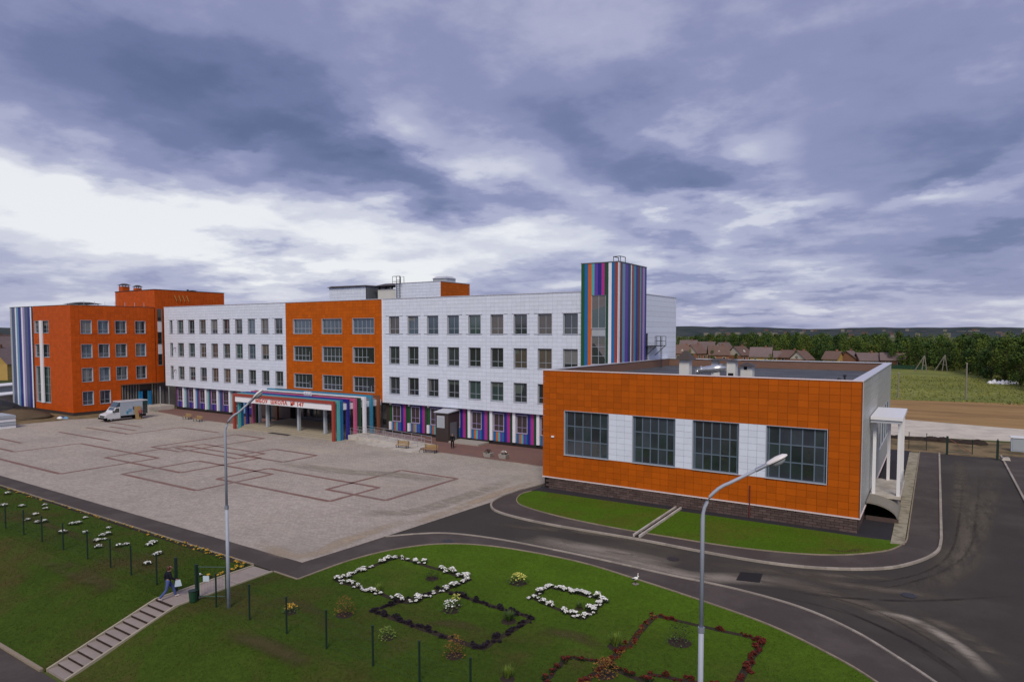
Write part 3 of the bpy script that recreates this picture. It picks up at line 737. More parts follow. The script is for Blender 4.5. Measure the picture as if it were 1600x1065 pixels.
for i in range(8):
    u = -60.9+i*3.24                      # left edge of the bay's white fin
    part('pillar', wbox(MB(), gf, u, u+.36, .5 if i > 3 else .5, (BOTZ-.02) if i > 3 else 1.55, .005, .28), 'c_white', tC)
    if i <= 3:
        part('stripe_panel', wbox(MB(), gf, u, u+.36, 1.56, BOTZ-.3, .005, .03), 'c_green', tC)
        part('wall_lamp', wbox(MB(), gf, u+.06, u+.30, BOTZ-.30, BOTZ-.06, .005, .22), 'white', tC)
    window(tC, gf, u+.46, u+1.86, 1.62, 3.72, [.5], [.32], glass=random.choice(['glass_blue', 'glass', 'glass_tan']), wd=-.05, reveal=.10, fm='c_lilac')
    x = u+.44
    for cc, ww in (('blue', .34), ('orange', .27), ('teal', .30), ('violet', .30), ('blue', .25)):
        part('stripe_panel', wbox(MB(), gf, x, x+ww-.01, .42, 1.52, .005, .03), 'c_'+cc, tC); x += ww
    part('stripe_panel', wbox(MB(), gf, u+.44, u+1.9, 3.8, BOTZ-.02, .005, .03), 'c_navy', tC)
    x = u+1.92
    for cc, ww in (('navy', .34), ('violet', .12), ('magenta', .36), ('dgreen', .40)):
        part('stripe_panel', wbox(MB(), gf, x, x+ww-.01, .42, BOTZ-.02, .005, .03), 'c_'+cc, tC); x += ww
part('drainpipe', MB().tube([(-44.95, FY-.03, BOTZ), (-44.95, FY-.03, TOPZ)], .022, 6), 'white_panel', tC)
# end wall of the long block (faces the field) with broad horizontal panels
fe = ('E', -28.25)
part('end_wall', MB().box(-32.38, -28.3, FY+.2, FY+18.2, BOTZ, TOPZ-.3), 'core', tC)
hole = [(72.0, 72.6, 9.8, 13.2)]
cladding(tC, fe, grid(71.0, 82.25, BOTZ, TOPZ, 11.3, .62, hole), 'white_panel', .0, .03)
part('coping', MB().box(-32.3, -28.17, 71.0, 82.3, TOPZ+.005, TOPZ+.075), 'coping', tC)
window(tC, fe, 72.0, 72.6, 9.8, 13.2, [], [], glass='glass', wd=-.04, reveal=.06, fm='frame_dark', name='door')
# fire balcony with ladder down to the gym roof
tF = thing('fire_escape', 'black steel fire escape balcony and ladder beside the striped tower', 'fire escape', (-27.6, 73.3, 9.3))
part('platform', MB().box(-28.2, -26.95, 71.6, 75.2, 11.7, 11.78), 'steel_dark', tF)
mb = MB()
for x, y in ((-26.98, 71.65), (-26.98, 73.4), (-26.98, 75.15), (-28.1, 75.15)): mb.tube([(x, y, 11.78), (x, y, 12.85)], .03, 6)
for z in (12.3, 12.85): mb.tube([(-26.98, 71.65, z), (-26.98, 75.15, z), (-28.15, 75.15, z)], .025, 6)
part('railing', mb, 'steel_dark', tF)
for y in (71.9, 74.9): part('bracket', MB().tube([(-28.2, y, 10.6), (-27.0, y, 11.7)], .04, 6), 'steel_dark', tF)
mb = MB()
for y in (73.1, 73.6): mb.tube([(-26.9, y, 9.22), (-26.9, y, 12.85)], .03, 6)
for k in range(12): mb.tube([(-26.9, 73.1, 9.45+k*.28), (-26.9, 73.6, 9.45+k*.28)], .018, 5)
part('ladder', mb, 'steel_dark', tF)
# ---- striped stair tower
tT = thing('stair_tower', 'tall stair tower striped in many colours above the right end of the white block', 'tower', (-30, 67, 0))
TX0, TX1, TY0, TY1, TZ = -32.2, -27.85, 63.5, 71.1, 20.58
part('wall', MB().box(TX0+.05, TX1-.05, TY0+.12, TY1-.02, 0, TZ-.06), 'core', tT)
part('coping', MB().box(TX0-.04, TX1+.04, TY0-.04, TY1+.04, TZ-.05, TZ+.04), 'frame_dark', tT)
ft = ('S', TY0)
hole = [(-31.02, -29.33, 9.84, 17.2)]
x = TX0
for cc, ww in (('green', .40), ('blue', .42), ('orange', .40), ('teal', .34), ('violet', .40), ('navy', .40), ('magenta', .36), ('dgreen', .44), ('white', .36), ('blue', .36), ('red', .34), ('white', .13)):
    for (a, b, c, d) in subtract((x, x+ww-.012, 0.5, TZ-.06), hole):
        part('stripe_panel', wbox(MB(), ft, a, b, c, d, -.04, .0), 'c_'+cc, tT)
    x += ww
ftr = ('E', TX1); y = TY0
for cc, ww in (('white', .28), ('maroon', .6), ('sky', .7), ('violet', .75), ('navy', .4), ('dgreen', .35), ('white', .30), ('red', .55), ('cyan', .6), ('navy', .6), ('maroon', .6), ('teal', .28), ('purple', .5), ('lilac', .6), ('navy', .49)):
    part('stripe_panel', wbox(MB(), ftr, y, y+ww-.012, .5, TZ-.06, -.04, .0), 'c_'+cc, tT); y += ww
window(tT, ft, -31.0, -29.35, 13.7, 17.18, [.5], [], glass='glass_green', wd=-.14, reveal=.12)
part('spandrel', wbox(MB(), ft, -31.0, -29.35, 12.95, 13.66, -.14, -.06), 'c_grey', tT)
window(tT, ft, -31.0, -29.35, 9.9, 12.9, [.5], [.3, .62], glass='glass', wd=-.14, reveal=.12)
mb = MB()
for x in (-29.7, -28.9): mb.tube([(x, 66.2, TZ), (x, 66.2, TZ+.85), (x, 67.5, TZ+.85), (x, 67.5, TZ)], .045, 6)
mb.tube([(-29.7, 66.2, TZ+.85), (-28.9, 66.2, TZ+.85)], .045, 6)
tag(link('roof_hatch_rail', mb.mesh('roof_hatch_rail', 'steel_dark', (-29.3, 66.8, TZ)), None, (-29.3, 66.8, TZ)), 'dark steel hatch rail on top of the striped tower', 'railing')

# ---- left orange wing running towards the viewer
random.seed(24)
tW = thing('classroom_wing', 'orange panelled four storey wing at the far left with striped end', 'building', (-125, 58, 0))
WX0, WX1, WY0, WY1 = -137.6, -115.4, 50.2, 64.3
part('wall', MB().box(WX0+.05, WX1-.30, WY0+.30, WY1+12, .0, TOPZ-.25), 'core', tW)
part('roof', MB().box(WX0+.3, WX1-.3, WY0+.3, WY1+12, TOPZ-.24, TOPZ-.18), 'membrane', tW)
mb = MB().box(WX0, WX1+.05, WY0-.05, WY0+.3, TOPZ+.005, TOPZ+.07); mb.box(WX1-.3, WX1+.05, WY0+.3, WY1, TOPZ+.005, TOPZ+.07)
part('coping', mb, 'roof_metal_brown', tW)
part('plinth', MB().box(WX0, WX1-.02, WY0+.02, WY1, -.1, .5), 'brown_cladding', tW)
fW, fWE = ('S', WY0), ('E', WX1)
wF = [(-128.1, -122.95, 13.2, 15.2), (-128.1, -122.95, 9.2, 11.3), (-128.1, -122.95, 1.65, 7.6)]
cladding(tW, fW, grid(-128.6, WX1, .5, TOPZ, .60, .455, [(a-.03, b+.03, c-.03, d+.03) for a, b, c, d in wF]), 'orange_red', -.03, 0)
for a, b, c, d in wF: window(tW, fW, a, b, c, d, [.25, .5, .75], [.3] if d < 7 or d > 9 else [.25, .5, .72], glass='glass_green' if d < 9 else 'glass')
part('mast_fin', MB().box(-125.95, -125.0, WY0-.22, WY0-.02, 1.6, 15.25), 'white', tW)
x = WX0
for cc, ww in (('grey', .7), ('slate', 1.3), ('white', .55), ('sky', .8), ('navy', 1.1), ('white', .6), ('lilac', .75), ('slate', 1.2), ('navy', .9), ('white', .5), ('black', .5)):
    part('stripe_panel', wbox(MB(), fW, x, x+ww-.012, .5, TOPZ, -.03, .0), 'c_'+cc, tW); x += ww
wE = []
for k, (c, d) in enumerate([(13.1, 15.22), (9.2, 11.36), (5.35, 7.55), (1.6, 3.75)]):
    for i, (a, b) in enumerate([(51.65, 53.25), (54.25, 55.9), (56.95, 58.7), (60.2, 61.9)]):
        if k == 3 and i > 1: continue
        wE.append((a, b, c, d))
ENT = (57.6, 64.3, 0, 4.6)
cladding(tW, fWE, grid(WY0, 63.55, .5, TOPZ, .60, .455, [(a-.03, b+.03, c-.03, d+.03) for a, b, c, d in wE]+[ENT]), 'orange_red', -.03, 0)
for a, b, c, d in wE: window(tW, fWE, a, b, c, d, [.5], [.3], glass=random.choice(['glass', 'glass_blue', 'glass']))
# taller block behind the wing
tH = thing('stair_block', 'taller orange block with rooftop chimneys behind the left wing', 'building', (-122, 70, 0))
HZ = 20.75
part('wall', MB().box(-128.5, -115.5, 63.9, 77.0, TOPZ-.16, HZ-.2), 'core', tH)
cladding(tH, ('S', 63.6), grid(-128.6, -115.3, TOPZ-.1, HZ, .6, .455, []), 'orange_red', -.03, 0)
slit = [(63.98, 64.75, 7.5, 17.4)]
cladding(tH, ('E', -115.3), grid(63.6, 77.0, 4.6, HZ, .6, .455, slit+[(65, 80, 0, TOPZ-.2)]), 'orange_red', -.03, 0)
part('lower_wall', MB().box(-116.2, -115.5, 63.7, 65, 0.1, TOPZ-.17), 'core', tH)
z = 17.4
for k, hh in enumerate((2.15, 1.9, 2.1, 1.75, 1.95)):
    if k % 2 == 0: window(tH, ('E', -115.3), 63.98, 64.75, z-hh, z-.03, [], [.4], glass='glass', wd=-.1, reveal=.08, fm='frame_dark')
    else: part('spandrel', wbox(MB(), ('E', -115.3), 63.98, 64.75, z-hh+.02, z-.02, -.1, -.01), 'c_white', tH)
    z -= hh
mb = MB().box(-128.66, -115.24, 63.5, 63.9, HZ+.005, HZ+.08); mb.box(-115.6, -115.24, 63.9, 77.05, HZ+.005, HZ+.08); part('coping', mb, 'roof_metal_brown', tH)
part('roof', MB().box(-128.4, -115.6, 63.9, 77, HZ-.19, HZ-.1), 'membrane', tH)
for k in range(4):                     # bracket lamps lettered high on the side wall
    yy = 67.2+k*.75; part('wall_bracket', MB().tube([wpt(('E', -115.3), yy, 19.9, .03), wpt(('E', -115.3), yy+.35, 18.9, .12)], .07, 5), 'house_yellow', tH)
def vent(x, y, z0, wd, h, label, m='orange_red', cap='roof_metal_brown', cat='chimney', name='roof_vent', dx=None, capw=1.35, group=None):
    t = thing(name, label, cat, (x, y, z0), group=group); dx = dx or wd
    part('shaft', MB().box(x-dx/2, x+dx/2, y-wd/2, y+wd/2, z0, z0+h), m, t)
    q = MB(); a, b = dx*capw/2, wd*capw/2; zz = z0+h+(.22 if m != 'steel_dark' else .08); ch = .32 if m != 'steel_dark' else .10
    for sx in (-1, 1):
        for sy in (-1, 1): q.box(x+sx*(dx/2-.1)-.04, x+sx*(dx/2-.1)+.04, y+sy*(wd/2-.1)-.04, y+sy*(wd/2-.1)+.04, z0+h, zz)
    part('cap_post', q, 'steel_dark', t)
    q = MB(); q.hexa([(x-a, y-b, zz), (x+a, y-b, zz), (x+a, y+b, zz), (x-a, y+b, zz)], [(x-a*.35, y-b*.35, zz+ch), (x+a*.35, y-b*.35, zz+ch), (x+a*.35, y+b*.35, zz+ch), (x-a*.35, y+b*.35, zz+ch)])
    part('cap', q, cap, t); return t
vent(-127.3, 64.6, HZ-.1, 1.3, 1.1, 'widest orange chimney at the left corner of the tall orange block')
vent(-124.2, 65.4, HZ-.1, 1.0, .75, 'second orange chimney from the left on the tall orange block')
vent(-120.6, 67.5, HZ-.1, .5, .35, 'small dark cowl near the front corner of the tall orange block', m='steel_dark', capw=2.0)
vent(-118.6, 72.5, HZ-.1, .8, .35, 'low dark roof vent in the middle of the tall orange block', m='steel_dark', dx=1.8, capw=1.3)
vent(-116.6, 70.5, HZ-.1, .3, .35, 'tiny dark pipe vent above the bracketed wall of the tall orange block', m='steel_dark', capw=1.4)
vent(-122.6, 55.3, TOPZ-.2, 3.2, .45, 'broad low dark hood on the roof of the left orange wing', m='roof_metal_brown', dx=4.2, capw=1.25)
mb = MB()
for k in range(7): mb.tube([(-116.0, 52.5+k*1.6, TOPZ), (-116.0, 52.5+k*1.6, TOPZ+.75)], .03, 5)
tag(link('roof_railing', mb.mesh('roof_railing', 'trim_grey', (-116, 57, TOPZ)), None, (-116, 57, TOPZ)), 'row of thin pale posts along the roof edge of the left orange wing', 'railing')
# recessed corner entrance under the wing
tE = thing('corner_entrance', 'glazed corner entrance with blue doors under the left orange wing', 'entrance', (-114.5, 61, 0))
part('back_wall', MB().box(-116.0, -115.62, 57.65, 64.9, .0, 4.55), 'brown_cladding', tE)
part('ceiling', MB().box(-115.9, -114.6, 57.5, 64.6, 4.45, 4.6), 'c_brown', tE)
part('platform', MB().box(-115.6, -111.2, 57.7, 64.3, -.05, .75), 'concrete_light', tE)
for k in range(15):
    yy = 57.75+k*.46
    if 60.7 < yy < 62.6: continue
    part('fin', MB().box(-115.62, -115.42, yy, yy+.14, .8, 4.4), random.choice(['concrete_tan', 'wood_grey', 'frame_dark']), tE)
part('doorway_dark', MB().box(-115.62, -115.5, 60.75, 62.7, .8, 3.3), 'cloth_black', tE)  # solid black panel; the unlit inside is put into its colour
for yy in (60.75, 62.35):
    d = part('door', MB().box(-115.5, -114.75 if yy < 61 else -114.9, yy, yy+.07, .78, 3.2), 'c_blue', tE)
    part('door_edge', MB().box(-115.48, -115.38, yy-.35, yy-.02, .8, 3.2), 'c_cyan', d)
for yy, xx in ((64.2, -112.6), (62.0, -111.4)): part('post', MB().tube([(xx, yy, .75), (xx, yy, 4.1)], .06, 6), 'c_grey', tE)

# ---- rooftop plant rooms above the entrance block
tP = thing('plant_room', 'white panelled rooftop plant room with an orange side above the right white block', 'building', (-60, 71, TOPZ-.2))
PZ = 19.95
part('wall', MB().box(-62.8, -55.15, 68.2, 74.3, TOPZ-.2, PZ-.15), 'core', tP)
cladding(tP, ('S', 68.0), grid(-62.9, -55.0, TOPZ-.2, PZ, .6, .455, []), 'white_panel', -.03, 0)
cladding(tP, ('E', -55.0), grid(68.0, 74.4, TOPZ-.2, PZ, .6, .455, []), 'orange', -.03, 0)
mb = MB().box(-63, -54.95, 67.94, 68.2, PZ+.005, PZ+.07); mb.box(-55.25, -54.95, 68.2, 74.45, PZ+.005, PZ+.07); part('coping', mb, 'coping', tP)
part('roof', MB().box(-62.8, -55.2, 68.2, 74.3, PZ-.14, PZ-.08), 'membrane', tP)
tP2 = thing('plant_room', 'white panelled rooftop plant room with sagging dark roof edge above the orange entrance block', 'building', (-72, 70, TOPZ-.2))
part('wall', MB().box(-76.0, -68.6, 68.2, 73, TOPZ-.2, 19.75), 'core', tP2)
cladding(tP2, ('S', 68.0), grid(-76.1, -68.45, TOPZ-.2, 19.8, .6, .455, []), 'white_panel', -.03, 0)
part('side_wall', MB().box(-68.58, -68.4, 68.0, 73, TOPZ-.2, 19.8), 'frame_dark', tP2)
q = MB(); q.hexa([(-76.3, 67.7, 19.84), (-68.3, 67.7, 19.84), (-68.3, 73, 19.84), (-76.3, 73, 19.84)], [(-75.6, 67.9, 20.05), (-68.5, 67.9, 19.98), (-68.5, 72.8, 20.05), (-75.6, 72.8, 20.2)])
part('roof', q, 'roof_metal_brown', tP2)
tP3 = thing('vent_house', 'pale vent housing with a dark hipped cap between the two rooftop plant rooms', 'roof vent', (-65.5, 70, TOPZ-.2))
part('box', MB().box(-67.4, -63.6, 69.2, 71.5, TOPZ-.2, 19.35), 'render_white', tP3)
for k in range(4): part('post', MB().box(-67.3+k*1.2, -67.1+k*1.2, 69.25, 69.45, 19.35, 19.8), 'steel_dark', tP3)
q = MB(); q.hexa([(-68, 68.7, 19.8), (-63.2, 68.7, 19.8), (-63.2, 72, 19.8), (-68, 72, 19.8)], [(-66.6, 69.8, 20.2), (-64.6, 69.8, 20.2), (-64.6, 70.9, 20.2), (-66.6, 70.9, 20.2)])
part('cap', q, 'roof_metal_brown', tP3)
part('kerb', MB().box(-68.2, -63.1, 68.75, 69.0, TOPZ-.2, TOPZ+.25), 'frame_dark', tP3)
tL = thing('roof_ladder', 'dark caged ladder on the white rooftop plant room', 'ladder', (-62.2, 67.9, TOPZ-.2))
mb = MB()
for x in (-62.5, -61.9): mb.tube([(x, 67.75, TOPZ-.2), (x, 67.75, 20.9), (x, 68.6, 20.9), (x, 68.6, PZ)], .04, 6)
for k in range(10): mb.tube([(-62.5, 67.75, TOPZ+.1+k*.3), (-61.9, 67.75, TOPZ+.1+k*.3)], .025, 5)
part('stiles', mb, 'steel_dark', tL)
mb = MB()
for z in (20.2, 20.9): mb.tube([(-62.5, 67.75, z), (-62.9, 67.4, z), (-61.5, 67.4, z), (-61.9, 67.75, z)], .03, 5)
for x in (-62.9, -61.5): mb.tube([(x, 67.4, 19.9), (x, 67.4, 20.9)], .03, 5)
part('cage', mb, 'steel_dark', tL)
tAC = thing('air_handler', 'grey green rounded ventilation unit on the white plant room roof', 'ventilator', (-56.5, 70.6, PZ-.08))
q = MB().box(-57.6, -55.3, 69.6, 71.6, PZ-.08, PZ+.55)
part('casing', q, 'c_grey', tAC)
part('hood', MB().hexa([(-57.7, 69.5, PZ+.55), (-55.2, 69.5, PZ+.55), (-55.2, 71.7, PZ+.55), (-57.7, 71.7, PZ+.55)], [(-57.3, 69.9, PZ+.85), (-55.6, 69.9, PZ+.85), (-55.6, 71.3, PZ+.85), (-57.3, 71.3, PZ+.85)]), 'trim_grey', tAC)
vent(-79.8, 67.5, TOPZ-.25, 1.1, .35, 'low dark vent hood on the entrance block roof, left of the plant rooms', m='steel_dark', dx=3.4, capw=1.2)
vent(-51.5, 66.5, TOPZ-.25, .6, .2, 'small dark vent on the white roof nearest the plant room orange side', m='steel_dark', dx=.9)
vent(-44.2, 66.8, TOPZ-.25, .8, .22, 'wide low dark vent on the white roof midway to the striped tower', m='steel_dark', dx=2.4, capw=1.15)
vent(-36.0, 66.6, TOPZ-.25, .8, .26, 'low dark vent on the white roof next to the striped tower', m='steel_dark', dx=3.4, capw=1.15)
vent(-101, 67.5, TOPZ-.25, .8, .25, 'low dark vent above the middle of the left white block', m='steel_dark', dx=4.0, capw=1.15)
vent(-90, 67.5, TOPZ-.25, .8, .30, 'long low dark vent on the left white roof beside the orange block', m='steel_dark', dx=5.0, capw=1.15)

# ---- gymnasium
random.seed(25)
GX0, GX1, GYF, GYB, GZ, GT = -28.22, -4.12, 48.6, 79.2, 10.08, 1.02
tG = thing('gymnasium', 'low orange panelled gymnasium with four large grid windows and dark brick base', 'building', (-16, 63, 0))
fg, fge = ('S', GYF), ('E', GX1)
gw = [(-26.12, -22.12), (-20.06, -16.63), (-15.28, -11.93), (-10.04, -6.15)]
WZ0, WZ1 = 3.08, 6.76
part('wall', MB().box(GX0+.12, GX1-.12, GYF+.20, GYB-.05, GT, 9.15), 'core', tG)
part('roof', MB().box(GX0+.4, GX1-.4, GYF+.4, GYB-.4, 9.16, 9.24), 'membrane', tG)
for nm, bx in (('parapet', (GX0+.12, GX1-.12, GYF+.16, GYF+.40)), ('parapet', (GX0+.12, GX1-.12, GYB-.4, GYB-.1)), ('parapet', (GX0+.12, GX0+.4, GYF+.41, GYB-.41)), ('parapet', (GX1-.4, GX1-.12, GYF+.41, GYB-.41))):
    part(nm, MB().box(*bx, 9.1, GZ-.02), 'brick_parapet', tG)
part('coping', MB().box(GX0-.05, GX1+.05, GYF-.05, GYF+.42, GZ+.0, GZ+.06), 'trim', tG)
for bx in ((GX0-.05, GX1+.05, GYB-.5, GYB+.05), (GX0-.05, GX0+.45, GYF+.43, GYB-.51), (GX1-.62, GX1+.07, GYF+.43, GYB-.51)):
    part('coping', MB().box(*bx, GZ+.0, GZ+.07), 'coping', tG)
holes = [(a-.03, b+.03, WZ0-.03, WZ1+.03) for a, b in gw]
whites = [(gw[i][1]+.03, gw[i+1][0]-.03, WZ0-.03, WZ1+.03) for i in range(3)]
cladding(tG, fg, grid(GX0, GX1, GT+.06, GZ, .645, .472, holes+whites), 'orange', -.035, .0, 300, key=lambda r: (r[0] if (r[1]-r[0] > .3 and r[3]-r[2] > .2) else -99))
for a, b, c, d in whites: cladding(tG, fg, grid(a, b, c, d, .62, .472, []), 'white_panel', -.03, .01, 60, key=lambda r: r[0])
for a, b in gw:
    o = window(tG, fg, a, b, WZ0, WZ1, [.04, .22, .41, .60, .80, .96], [.33, .66], glass='glass', fm='gym_frame', wd=-.19, bar=.08, reveal=.24, rm='trim_grey', blinds=0, split=['glass', 'glass_gym', 'glass_gym', 'glass_gym2'])  # random pane tints put differing reflections into the glass colour
cladding(tG, fge, grid(GYF, GYB, GT+.06, GZ, 1.2, .60, [(58.6, 62.4, 1.1, 5.4), (64, 76, 3.2, 6.6)]), 'panel_grey_reflection', -.03, .0)
for a, b in ((64.1, 66.6), (67.2, 69.7), (70.3, 72.8), (73.4, 75.9)): window(tG, fge, a, b, 3.25, 6.55, [.33, .66], [.33, .66], glass='glass_green', fm='gym_frame', wd=-.08, reveal=.1)
part('trim_band', MB().box(GX0-.02, GX1+.03, GYF-.06, GYF+.1, GT-.04, GT+.05), 'trim', tG)
part('trim_band', MB().box(GX1-.1, GX1+.06, GYF+.101, GYB, GT-.04, GT+.05), 'trim', tG)
part('corner_trim', MB().box(GX1-.03, GX1+.035, GYF-.045, GYF-.002, GT+.06, GZ-.01), 'c_brown', tG)
part('corner_trim', MB().box(GX1+.002, GX1+.05, GYF+.0, GYF+.16, GT+.06, GZ-.01), 'white', tG)
part('plinth', MB().box(GX0+.10, GX1-.10, GYF+.14, GYB-.1, -.1, GT-.05), 'mortar', tG)
bl, bh = .545, .185; rows = 5; z0 = .03; n = int((GX1-GX0-.1)/bl)
bm = MB().box(.012, bl-.012, -.13, 0, .012, bh-.012).mesh('brick', 'brick_dark')
bm2 = MB().box(.012, bl/2-.012, -.13, 0, .012, bh-.012).mesh('brick', 'brick_dark')
bs = MB().box(0, .12, .012, bl-.012, .012, bh-.012).mesh('brick', 'brick_dark')
for j in range(rows):
    x = GX1-.10
    if j % 2: x -= bl/2; shared('brick', bm2, tG, (x, GYF+.15, z0+j*bh))
    while x-bl > GX0+.02:
        x -= bl; shared('brick', bm, tG, (x, GYF+.15+random.uniform(-.012, .012), z0+j*bh))
for j in range(rows):
    for i in range(8): shared('brick', bs, tG, (GX1-.215, GYF+.16+i*bl+(.0 if j % 2 else bl/2), z0+j*bh))
part('downpipe', MB().tube([(-11.1, GYF-.06, .1), (-11.1, GYF-.06, 2.4)], .045, 6), 'c_maroon', tG)
part('wall_lamp', MB().box(-27.35, -27.1, GYF-.12, GYF-.01, 4.45, 4.58), 'white', tG)
# things on the gym roof
def hipcap(t, x, y, z, a, b, h, m='roof_metal_brown'):
    q = MB(); q.hexa([(x-a, y-b, z), (x+a, y-b, z), (x+a, y+b, z), (x-a, y+b, z)], [(x-a*.15, y-b*.15, z+h), (x+a*.15, y-b*.15, z+h), (x+a*.15, y+b*.15, z+h), (x-a*.15, y+b*.15, z+h)])
    return part('cap', q, m, t)
RZ = 9.24
p = gY(1071, 592, 55.0); x = p.x
t = thing('roof_chimney', 'white chimney with brown hipped cap at the left end of the gymnasium roof', 'chimney', (x, 55, RZ)); part('shaft', MB().box(x-.42, x+.42, 54.6, 55.4, RZ, 11.0), 'render_white', t); hipcap(t, x, 55, 11.0, .72, .7, .75)
p = gY(1140, 592, 56.0); x = p.x
t = thing('roof_chimney', 'tall white chimney joined to the silver duct on the gymnasium roof', 'chimney', (x, 56, RZ)); part('shaft', MB().box(x-.15, x+.55, 55.6, 56.4, RZ, 10.95), 'render_white', t); part('opening', MB().box(x-.02, x+.4, 55.57, 55.598, RZ+.3, RZ+.7), 'cloth_black', t)  # opening is a black plate, its inner shade painted on
hipcap(t, x+.2, 56, 10.95, .62, .62, .12)
t2 = thing('roof_duct', 'shiny silver ventilation duct on white legs across the gymnasium roof', 'duct', (x-1.5, 55.6, RZ))
part('pipe', MB().tube([(x-2.55, 55.3, 10.15), (x-2.1, 55.35, 10.17), (x-1.2, 55.5, 10.25), (x-.2, 55.7, 10.4)], [.20, .24, .33, .33], 12), 'duct', t2, smooth=True)
part('elbow', MB().tube([(x-2.5, 55.3, 10.17), (x-2.5, 55.3, 9.8)], .2, 10), 'duct', t2, smooth=True)
part('flange', MB().tube([(x-2.2, 55.34, 10.17), (x-2.1, 55.35, 10.18)], .3, 12), 'duct', t2)
for dx in (-1.3, -.75): part('leg', MB().box(x+dx-.06, x+dx+.06, 55.45, 55.6, RZ, 10.0), 'render_white', t2)
part('brace', MB().box(x-1.5, x+.0, 55.9, 56.0, 10.5, 10.56), 'trim_grey', t2)
p = gY(1118, 575, 62.0); x = p.x
t = thing('roof_chimney', 'slim white chimney behind the silver duct on the gymnasium roof', 'chimney', (x, 62, RZ)); part('shaft', MB().box(x-.3, x+.3, 61.7, 62.3, RZ, 10.7), 'render_white', t); hipcap(t, x+.4, 62, 10.72, 1.5, .7, .15)
p = gY(1168, 575, 60.0); x = p.x
t = thing('roof_chimney', 'short white box chimney with dark notch right of the silver duct', 'chimney', (x, 60, RZ)); part('shaft', MB().box(x-.5, x+.5, 59.6, 60.4, RZ, 10.35), 'render_white', t); part('opening', MB().box(x-.2, x+.05, 59.56, 59.598, 10.05, 10.3), 'cloth_black', t); hipcap(t, x, 60, 10.36, .75, .7, .3)  # dark notch is a black plate in place of a shaded hole
for px, py, Y, lab in ((1299, 590, 51.5, 'nearest short black pipe on the right half of the gymnasium roof'), (1311, 586, 54.5, 'second short black pipe on the right half of the gymnasium roof'), (1320, 580, 59, 'farthest short black pipe on the right half of the gymnasium roof'), (1162, 590, 52.0, 'short black pipe below the box chimney on the gymnasium roof')):
    x = gY(px, py, Y).x; m = MB().lathe([(.09, 0), (.07, .5), (.14, .52), (.14, .62), (.04, .7)], (x, Y, RZ), 8)
    single('roof_pipe', m, 'steel_dark', lab, 'pipe', (x, Y, RZ))
# side porch
tS = thing('side_porch', 'white side porch on slim columns against the right wall of the gymnasium', 'porch', (-3.1, 57.5, 0))
for k, (px, nm) in enumerate(((1, 'canopy'),)):
    part('canopy', MB().box(-4.05, -2.0, 54.4, 61.6, 6.98, 7.2), 'white', tS)
    part('canopy_edge', MB().box(-4.05, -2.06, 54.5, 54.66, 6.76, 6.978), 'trim_grey', tS)
PLZ = 1.35
part('platform', MB().box(-4.05, -2.05, 55.3, 61.6, PLZ-.22, PLZ), 'concrete_light', tS)
for x, y in ((-2.24, 55.55), (-3.82, 55.55), (-2.24, 61.2), (-3.2, 61.2)): part('column', MB().box(x-.11, x+.11, y-.11, y+.11, PLZ, 6.978), 'white', tS)
part('platform_wall', MB().box(-4.0, -2.2, 57.2, 61.5, .04, PLZ-.221), 'brick_dark', tS)
mb = MB()
for y in (56.4, 58.5, 60.8): mb.tube([(-2.1, y, PLZ), (-2.1, y, PLZ+.95)], .025, 6)
for z in (.5, .95): mb.tube([(-2.1, 55.6, PLZ+z), (-2.1, 61.2, PLZ+z)], .022, 6)
part('railing', mb, 'steel_rail', tS)
part('door', MB().box(-4.1, -4.02, 58.7, 60.4, PLZ, 3.6), 'frame_dark', tS)
# barrel hood over the basement stair in front of the porch
tBH = thing('basement_hood', 'dark arched hood over the basement opening below the side porch', 'hood', (-3.1, 53.6, 0))
mb = MB(); nseg = 10; arc = [(-4.05+1.95*sin(pi/2*i/nseg), .30+1.05*cos(pi/2*i/nseg)) for i in range(nseg+1)]
for (xa, za), (xb, zb) in zip(arc, arc[1:]): mb.hexa([(xa, 52.6, za-.12), (xb, 52.6, zb-.12), (xb, 57.1, zb-.12), (xa, 57.1, za-.12)], [(xa, 52.6, za), (xb, 52.6, zb), (xb, 57.1, zb), (xa, 57.1, za)])
part('shell', mb, 'wood_grey', tBH)
part('sill', MB().box(-4.05, -2.05, 52.6, 52.85, .04, .30), 'brick_dark', tBH)
part('back', MB().box(-4.0, -2.4, 56.9, 57.05, .04, .9), 'cloth_black', tBH)  # painted black to stand in for the darkness under the hood

# ================================================================ entrance canopy, ramp, kiosk
random.seed(31)
tN = thing('entrance_canopy', 'school entrance canopy of nested coloured portal frames with a white name board', 'canopy', (-71.3, 59, 0))
frames = [(55.6, -81.6, -61.55, 'red', 4.92), (56.25, -81.5, -61.45, 'teal', 4.95), (56.75, -81.6, -61.5, 'blue', 4.98), (57.7, -81.7, -61.35, 'navy', 5.0), (58.7, -81.8, -61.1, 'pink', 5.04),
          (59.3, -81.9, -61.0, 'dgreen', 5.06), (59.9, -82.0, -60.7, 'white', 5.16), (61.5, -82.0, -61.1, 'cyan', 5.2), (62.9, -82.0, -61.2, 'brown', 5.1)]
for y, a, b, c, z in frames:
    d = .17
    m = MB().box(a, b, y-d, y+d, z-.36, z)
    m.box(a, a+.36, y-d, y+d, 0.0, z-.3605); m.box(b-.36, b, y-d, y+d, 0.0, z-.3605)
    part('portal_frame', m, 'c_'+c, tN)
part('roof_sheet', MB().box(-81.2, -61.9, 56.5, 63.8, 4.45, 4.55), 'c_grey', tN)
sb = part('name_board', MB().box(-81.2, -61.95, 55.55, 55.62, 3.80, 4.56), 'white', tN)
part('side_board', MB().box(-61.62, -61.55, 57.0, 63.6, 3.75, 4.5), 'white', tN)
